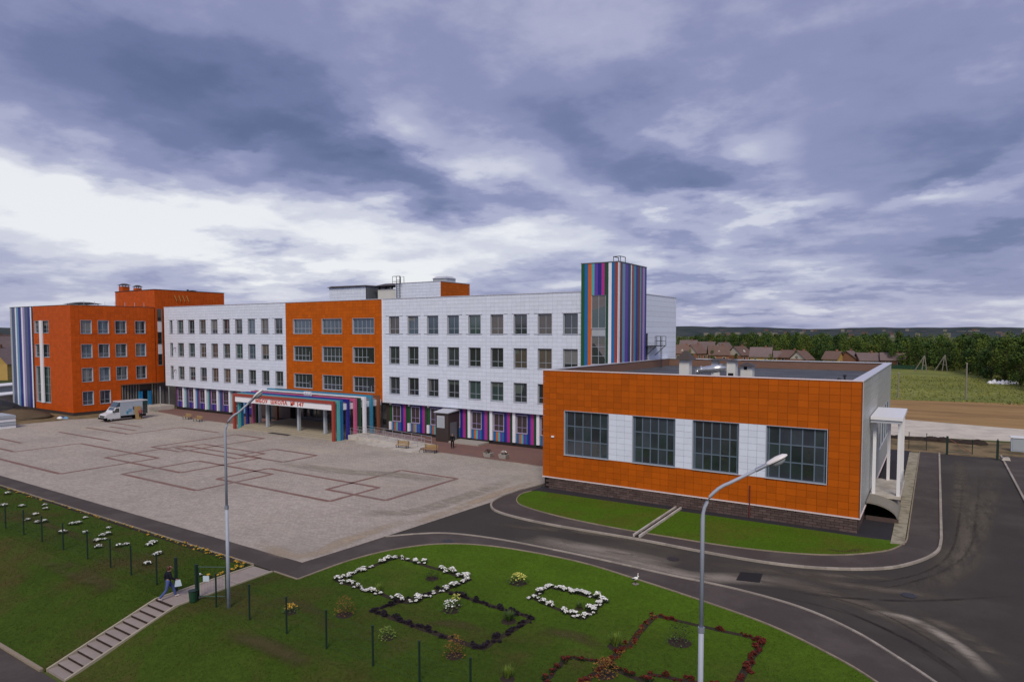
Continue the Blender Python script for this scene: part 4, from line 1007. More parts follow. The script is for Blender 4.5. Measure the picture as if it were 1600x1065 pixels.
cu = bpy.data.curves.new('lettering', 'FONT'); cu.body = 'МБОУ  ШКОЛА  № 147'; cu.size = .70; cu.extrude = .02; cu.offset = .012; cu.align_x = 'CENTER'; cu.align_y = 'CENTER'; cu.space_character = 1.12
to = bpy.data.objects.new('lettering_tmp', cu); COL.objects.link(to)
dg = bpy.context.evaluated_depsgraph_get(); lm = bpy.data.meshes.new_from_object(to.evaluated_get(dg)); bpy.data.objects.remove(to)
lm.materials.clear(); lm.materials.append(MT['sign_red'])
xs = [v.co.x for v in lm.vertices]; sx = 9.6/(max(xs)-min(xs))
lo = link('lettering', lm, sb); lo.location = Vector((-71.9, 55.525, 4.17))-ORG[tN.name]; lo.rotation_euler = (pi/2, 0, 0); lo.scale = (sx, 1, 1)
for x in (-76.4, -70.0, -65.0): part('column', MB().box(x-.17, x+.17, 57.0, 57.34, .5, 4.45), 'c_grey', tN)
part('lamp', MB().box(-67.4, -66.9, 56.6, 57.0, 4.2, 4.44), 'frame_dark', tN)
for i in range(3): part('floodlight', MB().box(-69.9+i*.45, -69.6+i*.45, 57.9, 58.2, 5.25, 5.55), 'white', tN)
part('floodlight_bar', MB().box(-70.0, -68.5, 58.0, 58.1, 5.03, 5.26), 'trim_grey', tN)
tSt = thing('entrance_steps', 'tan stone steps and landing under the school entrance canopy', 'steps', (-71.3, 58, 0))
for i in range(3): part('step', MB().box(-81.1+i*.02, -62.0-i*.02, 56.1+i*.34, 64.8-i*.01, i*.16+.02, (i+1)*.16), 'concrete_tan', tSt)
p = g(437, 678); single('drain_grating', MB().box(p.x-2.0, p.x+2.0, p.y-.35, p.y+.35, .02, .05), 'asphalt_dark', 'long dark grating set in the plaza before the entrance steps', 'grating', (p.x, p.y, .02))
# ramp with railings
tR = thing('access_ramp', 'pale concrete access ramp with steel railings right of the entrance', 'ramp', (-55, 58, 0))
part('ramp_slab', MB().hexa([(-61.2, 57.4, 0), (-49.6, 57.4, 0), (-49.6, 60.2, 0), (-61.2, 60.2, 0)], [(-61.2, 57.4, .62), (-49.6, 57.4, .10), (-49.6, 60.2, .10), (-61.2, 60.2, .62)]), 'concrete_light', tR)
part('lower_slab', MB().prism([(-58.5, 56.3), (-49.2, 54.9), (-47.9, 55.3), (-49.5, 57.38), (-60.6, 57.38)], 0, .13), 'concrete_light', tR)
for y in (57.55, 58.8, 60.05):
    mb = MB(); zz = lambda x: .62-(x+61.2)/11.6*.52
    for k in range(8): x = -60.9+k*1.55; mb.tube([(x, y, zz(x)), (x, y, zz(x)+.9)], .024, 5)
    for h in (.45, .9): mb.tube([(-61.1, y, zz(-61.1)+h), (-50, y, zz(-50)+h)], .024, 5)
    part('railing', mb, 'steel_rail', tR)
# brown vestibule in front of the striped ground floor
tK = thing('vestibule', 'dark brown box vestibule with sloping grey roof against the striped ground floor', 'vestibule', (-50.4, 63.4, 0))
part('body', MB().box(-51.35, -49.4, 62.4, 64.55, .06, 3.55), 'brown_cladding', tK)
part('roof', MB().hexa([(-51.5, 62.2, 3.56), (-49.25, 62.2, 3.56), (-49.25, 64.55, 3.75), (-51.5, 64.55, 3.75)], [(-51.5, 62.2, 3.66), (-49.25, 62.2, 3.66), (-49.25, 64.55, 3.95), (-51.5, 64.55, 3.95)]), 'trim_grey', tK)
wv = part('window', MB().box(-51.1, -49.95, 62.34, 62.398, 1.75, 3.2), 'trim_grey', tK); part('pane', MB().box(-51.0, -50.05, 62.325, 62.339, 1.85, 3.1), 'c_grey', wv)
part('door', MB().box(-49.398, -49.35, 62.8, 64.0, .1, 2.4), 'frame_dark', tK)
part('doorstep', MB().box(-49.3, -44.9, 62.3, 64.5, .05, .24), 'concrete', tK)
# benches and planters
def bench(x, y, rz, label):
    t = thing('bench', label, 'bench', (x, y, .03), rz, 'yellow wooden benches by the facade')
    for k in range(4): part('slat', MB().box(-.85, .85, -.22+k*.12, -.13+k*.12, .42, .46), 'wood', t, local=True)
    for k in range(3): part('back_slat', MB().box(-.85, .85, .27, .31, .52+k*.13, .62+k*.13), 'wood', t, local=True)
    for s in (-.7, .7):
        m = MB().box(s-.03, s+.03, -.2, -.14, 0, .42); m.box(s-.03, s+.03, .2, .26, 0, .42); m.box(s-.03, s+.03, .26, .27+.001, .42, .92); part('leg', m, 'steel_dark', t, local=True)
bench(-46.9, 56.0, radians(8), 'yellow wooden bench between the ramp end and the standing person')
bench(-51.2, 56.2, radians(6), 'yellow wooden bench standing on the low slab of the access ramp')
bench(-92.5, 57.0, radians(2), 'wooden bench on the plaza left of the entrance canopy, nearer the canopy')
bench(-96.3, 57.6, radians(2), 'wooden bench on the plaza left of the entrance canopy, nearer the van')
def leaf(mb, c, s, mi=0):
    a = random.uniform(0, 2*pi); t = random.uniform(-.9, .9); u = Vector((cos(a), sin(a), t*.6)).normalized(); v = u.cross(Vector((random.uniform(-.5, .5), random.uniform(-.5, .5), 1))).normalized()
    c = Vector(c); old = mb.mi; mb.mi = mi
    mb.face([c-u*s, c-v*s*.7, c+u*s, c+v*s*.7]); mb.mi = old
def clump(mb, x, y, z, rx, rz, n, s, mi=0, top=None):
    for _ in range(n):
        a = random.uniform(0, 2*pi); r = sqrt(random.random()); h = random.random()
        rr = rx*r*sqrt(max(0, 1-(h*.95)**2))
        leaf(mb, (x+cos(a)*rr, y+sin(a)*rr, z+.02+h*rz), s*random.uniform(.6, 1.2), top if (top is not None and h > .55) else mi)
def planter(x, y, label, fl):
    t = thing('planter', label, 'planter', (x, y, .05))
    part('trough', MB().hexa([(x-.38, y-.28, .05), (x+.38, y-.28, .05), (x+.38, y+.28, .05), (x-.38, y+.28, .05)], [(x-.48, y-.36, .5), (x+.48, y-.36, .5), (x+.48, y+.36, .5), (x-.48, y+.36, .5)]), 'concrete', t)
    m = MB(); clump(m, x, y, .48, .42, .35, 60, .10, 0, 1); part('flowers', m, ['leaf_dark', fl], t)
planter(-40.1, 57.5, 'grey planter with dark purple plants on the brick paving', 'leaf_purple')
planter(-38.2, 57.6, 'grey planter with white flowers on the brick paving', 'petal_white')

# ================================================================ street lamps
def lamp(name, label, x, y, head, H, arm):
    t = thing(name, label, 'street lamp', (x, y, .04), 0, 'tall grey street lamps')
    part('pole', MB().tube([(x, y, .04), (x, y, H*.475)], [.085, .078], 12), 'lamp_pole', t, smooth=True)
    part('collar', MB().tube([(x, y, H*.47), (x, y, H*.485)], .098, 12), 'steel_grey', t)
    top = Vector((x, y, 0)); d = Vector((arm[0], arm[1], 0)); ln = d.length; d.normalize()
    pts = [(x, y, H*.485), (x, y, H*.815)]
    for k in range(1, 9):
        a = k/8*radians(68); R = 1.15
        pts.append((x+d.x*R*(1-cos(a)), y+d.y*R*(1-cos(a)), H*.815+R*sin(a)))
    e = Vector(pts[-1]); tip = Vector((x, y, 0))+d*(ln-.75); tip.z = H-.17
    pts.append(tuple(tip))
    part('arm', MB().tube(pts, [.060]*2+[.050]*8+[.040], 10), 'lamp_pole', t, smooth=True)
    q = (tip-e).normalized(); up = Vector((0, 0, 1)); s = q.cross(up).normalized(); n = s.cross(q)
    part('neck', MB().tube([tuple(tip-q*.32), tuple(tip+q*.10)], .058, 10), 'steel_grey', t)
    h = MB(); L_ = .78
    prof = [(0, .05, .04), (.08, .11, .08), (.34, .145, .105), (.54, .13, .085), (.64, .05, .03)]
    rings = []
    for u, hw, hh in prof:
        c = tip+q*u; n0 = len(h.v)
        for a in range(12):
            an = 2*pi*a/12; zz = sin(an)*hh; zz = zz if zz > 0 else zz*.35
            h.v.append(tuple(c+s*cos(an)*hw+n*zz))
        rings.append(n0)
    for a, b in zip(rings, rings[1:]):
        for k in range(12): h.f.append((a+k, a+(k+1) % 12, b+(k+1) % 12, b+k)); h.m.append(0)
    h.f += [tuple(range(rings[0]+11, rings[0]-1, -1)), tuple(range(rings[-1], rings[-1]+12))]; h.m += [0, 0]
    hd = part('head', h, 'lamp_head', t, smooth=True)
    gm = MB(); c = tip+q*.33-n*.04
    for i in range(4):
        f = cos(i/3*pi/2*.98); gm.v += [tuple(c+q*cos(2*pi*k/12)*.23*f+s*sin(2*pi*k/12)*.13*f-n*.13*sin(i/3*pi/2)) for k in range(12)]
    for i in range(3):
        for k in range(12): gm.f.append((i*12+k, i*12+(k+1) % 12, (i+1)*12+(k+1) % 12, (i+1)*12+k)); gm.m.append(0)
    part('diffuser', gm, 'lamp_glass', hd, smooth=True)
lamp('street_lamp', 'grey street lamp beside the green gate, its head over the entrance canopy', -28.45, 18.9, None, 10.35, (2.1, .85))
lamp('street_lamp', 'nearest grey street lamp rising from the flower lawn in front of the gymnasium', -5.62, 18.9, None, 9.72, (2.3, .85))

# ================================================================ fence, gate, steps
random.seed(33)
FYY = 18.6
def fence(xs, label):
    t = thing('fence', label, 'fence', (xs[0], FYY, .04))
    for x in xs:
        p = part('post', MB().box(x-.03, x+.03, FYY-.03, FYY+.03, .04, 1.68), 'green_dark', t); part('cap', MB().box(x-.04, x+.04, FYY-.04, FYY+.04, 1.681, 1.71), 'green_dark', p)
    for a, b in zip(xs, xs[1:]):
        m = MB()
        for k in range(4): z = .2+k*.45; m.tube([(a+.03, FYY, z), (b-.03, FYY, z)], .0035, 4)
        n = int((b-a)/.2)
        for k in range(1, n): m.tube([(a+(b-a)*k/n, FYY, .15), (a+(b-a)*k/n, FYY, 1.6)], .0018, 3, False)
        part('mesh_panel', m, 'green_metal', t)
pxl = [(-25, 802), (3, 813), (27, 822), (53, 833), (80, 844), (110, 857), (141, 873), (175, 887), (211, 898), (251, 913)]
fence([g(*p).x for p in pxl], 'dark green mesh fence with slim posts along the left lawn')
fence([g(*p).x for p in [(335, 951), (384, 972), (440, 995), (500, 1020), (566, 1052), (640, 1080), (722, 1110)]], 'dark green mesh fence with slim posts right of the gate and lamp')
tGt = thing('garden_gate', 'open dark green garden gate at the top of the steps', 'gate', (-31.5, FYY, .04))
for x in (-32.4, -30.6): part('post', MB().box(x-.06, x+.06, FYY-.06, FYY+.06, .04, 1.85), 'green_dark', tGt)
a, b = Vector((-30.5, FYY+.06, 0)), Vector((-29.35, FYY+.75, 0))
lf = MB()
for z in (.25, 1.72): lf.tube([(a.x, a.y, z), (b.x, b.y, z)], .028, 6)
for p in (a, b): lf.tube([(p.x, p.y, .25), (p.x, p.y, 1.72)], .028, 6)
lv = part('leaf', lf, 'green_metal', tGt)
m = MB()
for k in range(1, 9): q = a.lerp(b, k/9); m.tube([(q.x, q.y, .27), (q.x, q.y, 1.7)], .003, 3, False)
part('mesh_panel', m, 'green_metal', lv)
n_ = a.lerp(b, .28); part('notice', MB().hexa([(n_.x-.12, n_.y-.1, 1.0), (n_.x+.14, n_.y+.05, 1.0), (n_.x+.14, n_.y+.07, 1.0), (n_.x-.12, n_.y-.08, 1.0)], [(n_.x-.12, n_.y-.1, 1.28), (n_.x+.14, n_.y+.05, 1.28), (n_.x+.14, n_.y+.07, 1.28), (n_.x-.12, n_.y-.08, 1.28)]), 'bag_pale', lv)
tb = thing('litter_bin', 'small green litter bin at the foot of the gate post', 'bin', (-30.52, 18.35, .05))
part('drum', MB().lathe([(.15, 0), (.17, .05), (.20, .52), (.21, .55)], (-30.52, 18.35, .06), 12), 'green_metal', tb)
part('rim', MB().lathe([(.215, .55), (.225, .58), (.19, .58)], (-30.52, 18.35, .06), 12), 'green_dark', tb)
# level path and thirteen steps going down to the lower road
PX0, PX1 = -32.38, -30.72
tPth = thing('stepped_path', 'pinkish concrete path with shallow steps running down past the gate', 'path', (-31.5, 18, 0))
y = 23.1; k = 0
while y > 17.6:
    part('slab', MB().box(PX0+.07, PX1-.07, y-.92, y-.01, -.05, .07), 'step_slab', tPth); y -= .93
y = 23.1-.93*6; nst = 12; run = (y-12.75)/nst; rise = (.07-(LOW+.06))/nst
y0s = y
for i in range(nst):
    zt = .07-(i+.55)*rise
    part('step', MB().box(PX0+.07, PX1-.07, y-run-.03, y-.035, zt-.17, zt), 'step_slab', tPth)
    part('riser', MB().box(PX0+.07, PX1-.07, y-.034, y-.004, zt-.17, zt+rise-.02), 'soil', tPth)  # risers given a dark colour that stands in for their shade
    y -= run
for x in (PX0, PX1):
    s = -.04 if x == PX0 else .04
    m = MB().box(x-.05, x+.05, y0s, 23.1, -.1, .12)
    m.hexa([(x-.05, 12.7, LOW-.15), (x+.05, 12.7, LOW-.15), (x+.05, y0s, -.15), (x-.05, y0s, -.15)], [(x-.05, 12.7, LOW+.14), (x+.05, 12.7, LOW+.14), (x+.05, y0s-.001, .12), (x-.05, y0s-.001, .12)])
    part('edging', m, 'concrete_tan', tPth)
# drainage gutter across the gymnasium lawn
tD = thing('drain_gutter', 'pale concrete drain gutter crossing the lawn below the gymnasium wall', 'gutter', (-16.1, 44.5, .05))
for x in (-16.38, -15.98): part('side', MB().box(x-.06, x+.06, 40.0, 48.2, .03, .20), 'concrete_light', tD)
part('bed', MB().box(-16.319, -16.041, 40.0, 48.2, .02, .075), 'patch', tD)

# ================================================================ flower beds and shrubs
random.seed(41)
tmpl = {}
def border(name, label, corners, mats, size, n, gaps=(), closed=True, dens=2.1, leafn=26, leafs=.075, soil=.28):
    c = Vector((sum(p[0] for p in corners)/len(corners), sum(p[1] for p in corners)/len(corners), .05))
    t = thing(name, label, 'flower bed', c)
    ms = []
    for k in range(4):
        m = MB(); clump(m, 0, 0, 0, size, size*random.uniform(.8, 1.25), int(leafn*1.9), leafs*.68, 0, 1); ms.append(m.mesh('flower_clump', mats))
    pts = corners+[corners[0]] if closed else corners
    sm = MB()
    for (p, q) in zip(pts, pts[1:]):
        p, q = Vector(p), Vector(q); ln = (q-p).length; d = (q-p)/ln; nr = Vector((-d.y, d.x))
        line = [(p+d*ln*i/8+nr*random.uniform(-.06, .06)) for i in range(9)]
        ribbon([(a.x, a.y) for a in line], soil*random.uniform(.8, 1.2), .03, .058+random.uniform(0, .004), sm)
        k = int(ln*dens*1.35)
        for i in range(k):
            f = (i+.5)/k
            if any(ga <= f+0 <= gb and seg == (round(p.x, 1), round(p.y, 1)) for seg, ga, gb in gaps): continue
            if random.random() < n: continue
            pos = p+d*ln*f+nr*(random.uniform(-.15, .15)+.10*sin(i*1.3))
            o = shared('flower_clump', random.choice(ms), t, (pos.x, pos.y, .05)); s = random.uniform(.5, 1.2); o.scale = (s, s*random.uniform(.8, 1.2), s*random.uniform(.6, 1.2)); o.rotation_euler = (0, 0, random.uniform(0, 6))
    part('soil', sm, 'soil', t)
    return t
W1 = [(-26.75, 24.15), (-26.6, 28.7), (-20.8, 28.15), (-21.5, 24.0)]
border('flower_bed', 'large square flower border of white blooms on the front lawn', W1, ['leaf_dark', 'petal_white'], .20, .10, gaps=[((-26.6, 28.7), .38, .62), ((-21.5, 24.0), .25, .33)], dens=4.2, leafn=46)
border('flower_bed', 'dark purple leaved square border overlapping the large white one', [(-22.4, 22.4), (-21.25, 26.2), (-15.5, 25.8), (-15.8, 22.1)], ['leaf_purple', 'leaf_purple'], .15, .08, gaps=[((-15.8, 22.1), .1, .25)], dens=4.2, leafn=34)
border('flower_bed', 'small square border of white flowers near the pale bird statue', [(-16.86, 27.8), (-16.75, 29.55), (-13.6, 29.6), (-13.55, 27.0)], ['leaf_dark', 'petal_white'], .19, .12, gaps=[((-16.75, 29.55), .12, .5), ((-13.55, 27.0), .5, .62)], dens=4.6, leafn=48)
border('flower_bed', 'red leaved square border around the base of the nearest street lamp', [(-10.9, 29.2), (-6.1, 29.35), (-6.0, 24.6), (-9.2, 24.0)], ['leaf_red', 'leaf_red'], .14, .18, gaps=[((-10.9, 29.2), .25, .6)], dens=4.0, leafn=30, closed=False)
border('flower_bed', 'rusty red leaved border reaching from the red square to the bottom edge', [(-10.9, 29.2), (-10.75, 25.9), (-10.9, 23.0), (-11.0, 21.5)], ['leaf_rust', 'leaf_red'], .13, .2, dens=4.0, leafn=28, closed=False)
border('flower_bed', 'dark and red low border at the bottom of the front lawn', [(-12.25, 21.2), (-12.45, 23.45), (-11.2, 23.8), (-9.2, 23.4), (-7.5, 23.2)], ['leaf_dark', 'leaf_red'], .14, .2, dens=4.0, leafn=28, closed=False)
border('flower_bed', 'thin border of yellow orange flowers along the left lawn edge', [(-70, 23.45), (-52, 23.3), (-40, 23.1)], ['leaf_green', 'petal_yellow'], .11, .35, dens=1.6, leafn=14, closed=False, soil=.22)
border('flower_bed', 'dense yellow orange flowers where the walkway meets the stepped path', [(-40, 23.1), (-34.5, 23.05), (-32.8, 22.95), (-32.75, 20.6)], ['leaf_green', 'petal_yellow'], .16, .12, dens=3.0, leafn=26, closed=False, soil=.4)
mw = []
for k in range(4):
    m = MB(); clump(m, 0, 0, 0, .26, .24, 90, .05, 0, 1); mw.append(m.mesh('flower_clump', ['leaf_dark', 'petal_white']))
pl_ = [(12, 770), (6, 789), (34, 790), (70, 788), (72, 794), (55, 803), (43, 811), (58, 815), (69, 814), (133, 808), (112, 818), (121, 817), (98, 831), (133, 831), (170, 824), (160, 836), (168, 834), (152, 844), (163, 842), (154, 854), (186, 852), (197, 850), (233, 851), (240, 847), (249, 864), (243, 866), (230, 880), (311, 898)]
for k, (x, y) in enumerate(pl_):
    p = g(x, y+3); o = link('flower_clump', mw[k % 4], None, (p.x, p.y, .05), random.uniform(0, 6)); s = random.uniform(.75, 1.2); o.scale = (s*1.1, s, s*.8)
    tag(o, 'clump of white flowers on the left lawn beyond the fence', 'flowers', 'white flower clumps on the left lawn')
def shrub(px, py, rx, h, mats, label, n=170, ls=.055, cat='shrub', name='shrub', spiky=False, top=None):
    p = g(px, py); t = thing(name, label, cat, (p.x, p.y, .05))
    st = MB()
    for k in range(5): a = 2*pi*k/5; st.tube([(p.x, p.y, .04), (p.x+cos(a)*rx*.5, p.y+sin(a)*rx*.5, h*.7)], [.02, .006], 4)
    part('stem', st, 'bark', t)
    m = MB()
    if spiky:
        for k in range(n):
            a = random.uniform(0, 2*pi); tl = random.uniform(.15, .75); hh = h*random.uniform(.6, 1.1); d = Vector((cos(a)*tl*rx, sin(a)*tl*rx, hh)); b = Vector((p.x+random.uniform(-.06, .06), p.y+random.uniform(-.06, .06), .05)); s = Vector((-sin(a), cos(a), 0))*.015
            m.face([b-s, b+s, b+d*.6+s, b+d, b+d*.6-s])
    else: clump(m, p.x, p.y, .05, rx, h, n, ls, 0, top)
    part('foliage', m, mats, t)
    sl = MB(); sl.lathe([(rx*.75, 0), (rx*.6, .035), (.05, .05)], (p.x, p.y, .045), 12); part('soil', sl, 'soil', t)
random.seed(43)
shrub(538, 962, .55, .95, ['leaf_rust'], 'tall rust coloured feathery shrub left of the square flower borders', 260, .04)
shrub(710, 1026, .50, .85, ['leaf_rust'], 'rust coloured feathery shrub below the dark purple border', 240, .04)
shrub(605, 998, .42, .5, ['leaf_lime'], 'lime green low shrub between the fence and the purple border', 150, .05)
shrub(454, 958, .40, .42, ['leaf_green', 'petal_yellow'], 'low shrub with yellow flowers beside the fence posts', 110, .05, top=1)
shrub(592, 926, .35, .45, ['leaf_lime'], 'lime green grassy tuft inside the large white border', 90, .05, spiky=True)
shrub(705, 955, .55, .5, ['leaf_green', 'petal_white'], 'shrub with small white flowers inside the purple border', 150, .05, top=1)
shrub(713, 948, .35, .62, ['leaf_green', 'petal_lemon'], 'upright shrub with lemon flowers inside the purple border', 110, .05, top=1)
shrub(810, 912, .62, .5, ['leaf_green', 'petal_lemon'], 'round bush with lemon yellow flowers near the walkway curve', 200, .055, top=1)
shrub(795, 972, .5, .5, ['leaf_green'], 'green grassy clump at the right end of the purple border', 140, .05, spiky=True)
shrub(675, 905, .5, .4, ['leaf_dark'], 'dark bare shrub at the gap of the large white border', 150, .035)
shrub(962, 1012, .5, .6, ['leaf_lime'], 'lime green grassy clump on the rusty border', 150, .05, spiky=True)
shrub(945, 1055, .6, .6, ['leaf_rust'], 'rusty feathery shrub at the bottom of the front lawn', 240, .045)
shrub(1062, 1005, .7, .8, ['leaf_green', 'leaf_dark'], 'open green brown shrub inside the red leaved border', 220, .04, top=1)
shrub(905, 952, .30, .35, ['leaf_green'], 'small grassy tuft inside the small white border', 70, .05, spiky=True)
shrub(793, 1062, .4, .5, ['leaf_lime'], 'lime green grassy clump at the very bottom of the front lawn', 120, .05, spiky=True)
# short grass: upright blades over the near lawns
random.seed(45)
def inside(x, y, poly):
    c = False; n = len(poly)
    for i in range(n):
        x1, y1 = poly[i][:2]; x2, y2 = poly[(i+1) % n][:2]
        if (y1 > y) != (y2 > y) and x < (x2-x1)*(y-y1)/(y2-y1)+x1: c = not c
    return c
LP = [(-30.5, 17.7), (-30.5, 23.0)]+[(p.x*1.0, p.y-.06) for p in LAWN]+[(2.6, 17.7)]
mb = MB()
def blade(x, y, z):
    a = random.uniform(0, 2*pi); s = random.uniform(.008, .018); h = random.uniform(.025, .065); dx, dy = cos(a)*s, sin(a)*s; lx, ly = random.uniform(-.04, .04), random.uniform(-.04, .04)
    mb.face([(x-dx, y-dy, z), (x+dx, y+dy, z), (x+lx, y+ly, z+h)])
n = 0
while n < 60000:
    x, y = random.uniform(-30.5, 1), random.uniform(17.75, 33.7)
    if inside(x, y, LP): blade(x, y, .048); n += 1
for _ in range(40000): blade(-32.5-40*random.random()**1.4, random.uniform(17.75, 23.1), .048)
for _ in range(34000):
    x, y = random.choice([-32.5-20*random.random()**1.3, random.uniform(-30.5, -14)]), random.uniform(12.7, 17.7); blade(x, y, slope_z(y)+.045)
for _ in range(16000):
    x, y = random.uniform(-28.3, -2), random.uniform(41.3, 47.2)
    if inside(x, y, [tuple(p) for p in GL]+[(-4.1, 47.5), (-27.9, 47.1)]): blade(x, y, .048)
tag(link('grass', mb.mesh('grass', 'grass_blade')), 'short green grass blades covering the lawns', 'grass', kind='stuff')
# bird statue
p = g(993, 914); bx, by = p.x, p.y
tBd = thing('bird_statue', 'small pale stork statue standing at the lawn edge by the walkway', 'statue', (bx, by, .05))
m = MB(); pr = [(.0, .40), (.06, .41), (.115, .46), (.12, .52), (.07, .58), (.0, .60)]
bd = MB().tube([(bx-.26, by-.05, .36), (bx-.15, by-.03, .40), (bx, by, .45), (bx+.12, by+.02, .50), (bx+.17, by+.03, .60), (bx+.13, by+.02, .70), (bx+.15, by+.03, .78), (bx+.19, by+.035, .80)], [.015, .07, .115, .09, .045, .032, .04, .025], 10)
part('body', bd, 'petal_white', tBd, smooth=True)
part('beak', MB().tube([(bx+.19, by+.035, .80), (bx+.36, by+.06, .74)], [.018, .004], 6), 'leaf_red', tBd)
for s in (-.03, .03): part('leg', MB().tube([(bx+.0, by+s, .42), (bx+.01, by+s, .06)], .012, 6), 'leaf_red', tBd)
part('wing', MB().tube([(bx-.28, by-.07, .35), (bx-.12, by-.11, .42), (bx+.05, by-.09, .48)], [.01, .05, .02], 8), 'steel_dark', tBd, smooth=True)
nst = MB(); nst.lathe([(.20, 0), (.23, .06), (.15, .07)], (bx, by, .045), 12); part('nest', nst, 'wood_grey', tBd)
tBd.scale = (.8, .8, .8)

# ================================================================ people
def skinned(name, joints, edges, mats, parent, sub=1):
    me = bpy.data.meshes.new(name); me.from_pydata([j[0] for j in joints], edges, []); me.materials.append(MT[mats])
    o = link(name, me, parent)
    md = o.modifiers.new('skin', 'SKIN'); md.use_smooth_shade = True
    if not me.skin_vertices: me.skin_vertices.new()
    for v, j in zip(me.skin_vertices[0].data, joints): v.radius = (j[1], j[2] if len(j) > 2 else j[1])
    me.skin_vertices[0].data[0].use_root = True
    sm = o.modifiers.new('sub', 'SUBSURF'); sm.levels = sub; sm.render_levels = sub
    return o
def person(label, x, y, z, rz, pose, hair, top, legs, shoe, hairlen=.0, bag=None, open_front=None):
    """facing -Y in local space; pose = dict of joint points, heights in metres for a 1.70 m adult"""
    t = thing('person', label, 'person', (x, y, z), rz)
    P = pose; pelv, chest, neck, head = P['pelvis'], P['chest'], P['neck'], P['head']
    J = [(pelv, .135, .10), (tuple((Vector(pelv)+Vector(chest))/2), .12, .09), (chest, .15, .10), (neck, .055, .055), (head, .078, .095), (tuple(Vector(head)+Vector((0, 0, .09))), .062, .075)]
    E_ = [(0, 1), (1, 2), (2, 3), (3, 4), (4, 5)]
    def chain(root_i, pts, rs):
        prev = root_i
        for p, r in zip(pts, rs): J.append((p, r)); E_.append((prev, len(J)-1)); prev = len(J)-1
    for s in 'LR':
        chain(2, P['arm'+s], (.055, .042, .032)); hand = Vector(P['arm'+s][-1]); dd = (hand-Vector(P['arm'+s][-2])).normalized()
        chain(len(J)-1, [tuple(hand+dd*.06)], (.036,)); palm = len(J)-1
        side = Vector((1 if s == 'L' else -1, 0, 0))
        for k in range(4): base = hand+dd*.09+Vector((0, -.028+.018*k, 0)); chain(palm, [tuple(base), tuple(base+dd*(.065-.008*abs(k-1.4))+Vector((0, -.012, 0)))], (.0095, .008))
        chain(palm, [tuple(hand+dd*.05+Vector((0, -.05, .0)))], (.010,))
        chain(0, P['leg'+s], (.082, .055, .040)); ft = Vector(P['leg'+s][-1])
        chain(len(J)-1, [tuple(ft+Vector(P.get('toe'+s, (0, -.15, -.05))))], (.034,))
    skinned('body', J, E_, 'skin', t)
    # clothes sit a little outside the body
    g1 = .022
    tj = [(tuple(Vector(pelv)+Vector((0, 0, -.17))), .168, .14), (tuple((Vector(pelv)+Vector(chest))/2), .145, .115), (chest, .172, .125), (tuple(Vector(chest)+Vector((0, 0, .13))), .10, .085)]; te = [(0, 1), (1, 2), (2, 3)]
    for s in 'LR':
        prev = 2
        for p, r in zip(P['arm'+s], (.085, .066, .050)): tj.append((p, r)); te.append((prev, len(tj)-1)); prev = len(tj)-1
    skinned('jacket', tj, te, top, t)
    lj = [(tuple(Vector(pelv)+Vector((0, 0, .12))), .150, .118), (tuple(Vector(pelv)+Vector((0, 0, -.02))), .150, .118)]; le = [(0, 1)]
    for s in 'LR':
        prev = 1
        for p, r in zip(P['leg'+s], (.105, .078, .060)): lj.append((p, r)); le.append((prev, len(lj)-1)); prev = len(lj)-1
    skinned('trousers', lj, le, legs, t)
    for s in 'LR':
        f = Vector(P['leg'+s][-1]); tv = Vector(P.get('toe'+s, (0, -.15, -.05)))
        skinned('shoe', [(tuple(f+Vector((0, .04, -.03))), .048, .045), (tuple(f+tv*.6), .048, .042), (tuple(f+tv*1.25), .036, .030)], [(0, 1), (1, 2)], shoe, t)
    h = Vector(head)
    hj = [(tuple(h+Vector((0, .035, .10))), .118, .105), (tuple(h+Vector((0, .055, .0))), .125, .10)]
    if hairlen: hj.append((tuple(h+Vector((0, .075, -hairlen))), .10, .07))
    skinned('hair', hj, [(i, i+1) for i in range(len(hj)-1)], hair, t)
    nm = MB().tube([tuple(h+Vector((0, -.085, .0))), tuple(h+Vector((0, -.115, -.025)))], [.008, .016], 6); part('nose', nm, 'skin', t, local=True)
    for s in (-1, 1): part('eye', MB().lathe([(.003, -.01), (.011, 0), (.003, .01)], tuple(h+Vector((s*.032, -.088, .022))), 6), 'hair_dark', t, local=True)
    part('mouth', MB().box(h.x-.022, h.x+.022, h.y-.088, h.y-.078, h.z-.052, h.z-.044), 'leaf_red', t, local=True)
    return t
walk = dict(pelvis=(0, 0, .92), chest=(0, -.05, 1.28), neck=(0, -.07, 1.44), head=(0, -.10, 1.56),
            armL=[(.20, -.03, 1.34), (.24, .12, 1.09), (.23, .06, .86)], armR=[(-.20, -.06, 1.34), (-.24, -.12, 1.08), (-.20, -.32, .98)],
            legL=[(.10, -.02, .86), (.10, -.24, .50), (.10, -.34, .09)], toeL=(0, -.15, -.03), legR=[(-.10, .02, .86), (-.10, .10, .47), (-.10, .42, .14)], toeR=(0, -.10, -.09))
stand = dict(pelvis=(0, 0, .93), chest=(0, 0, 1.30), neck=(0, 0, 1.47), head=(0, -.02, 1.58), armL=[(.20, 0, 1.37), (.25, .03, 1.10), (.24, -.08, .88)], armR=[(-.20, 0, 1.37), (-.25, .03, 1.10), (-.22, -.10, .88)],
             legL=[(.10, 0, .88), (.11, -.02, .48), (.11, .03, .08)], legR=[(-.10, 0, .88), (-.11, -.02, .48), (-.12, .03, .08)])
q = g(264, 936)
pw = person('person with reddish hair in dark jacket and jeans striding up to the gate', q.x+.05, q.y-.05, .06, radians(158), walk, 'hair_red', 'jacket_dark', 'jeans', 'shoe_light', .16)
hb = Vector(walk['armR'][-1])
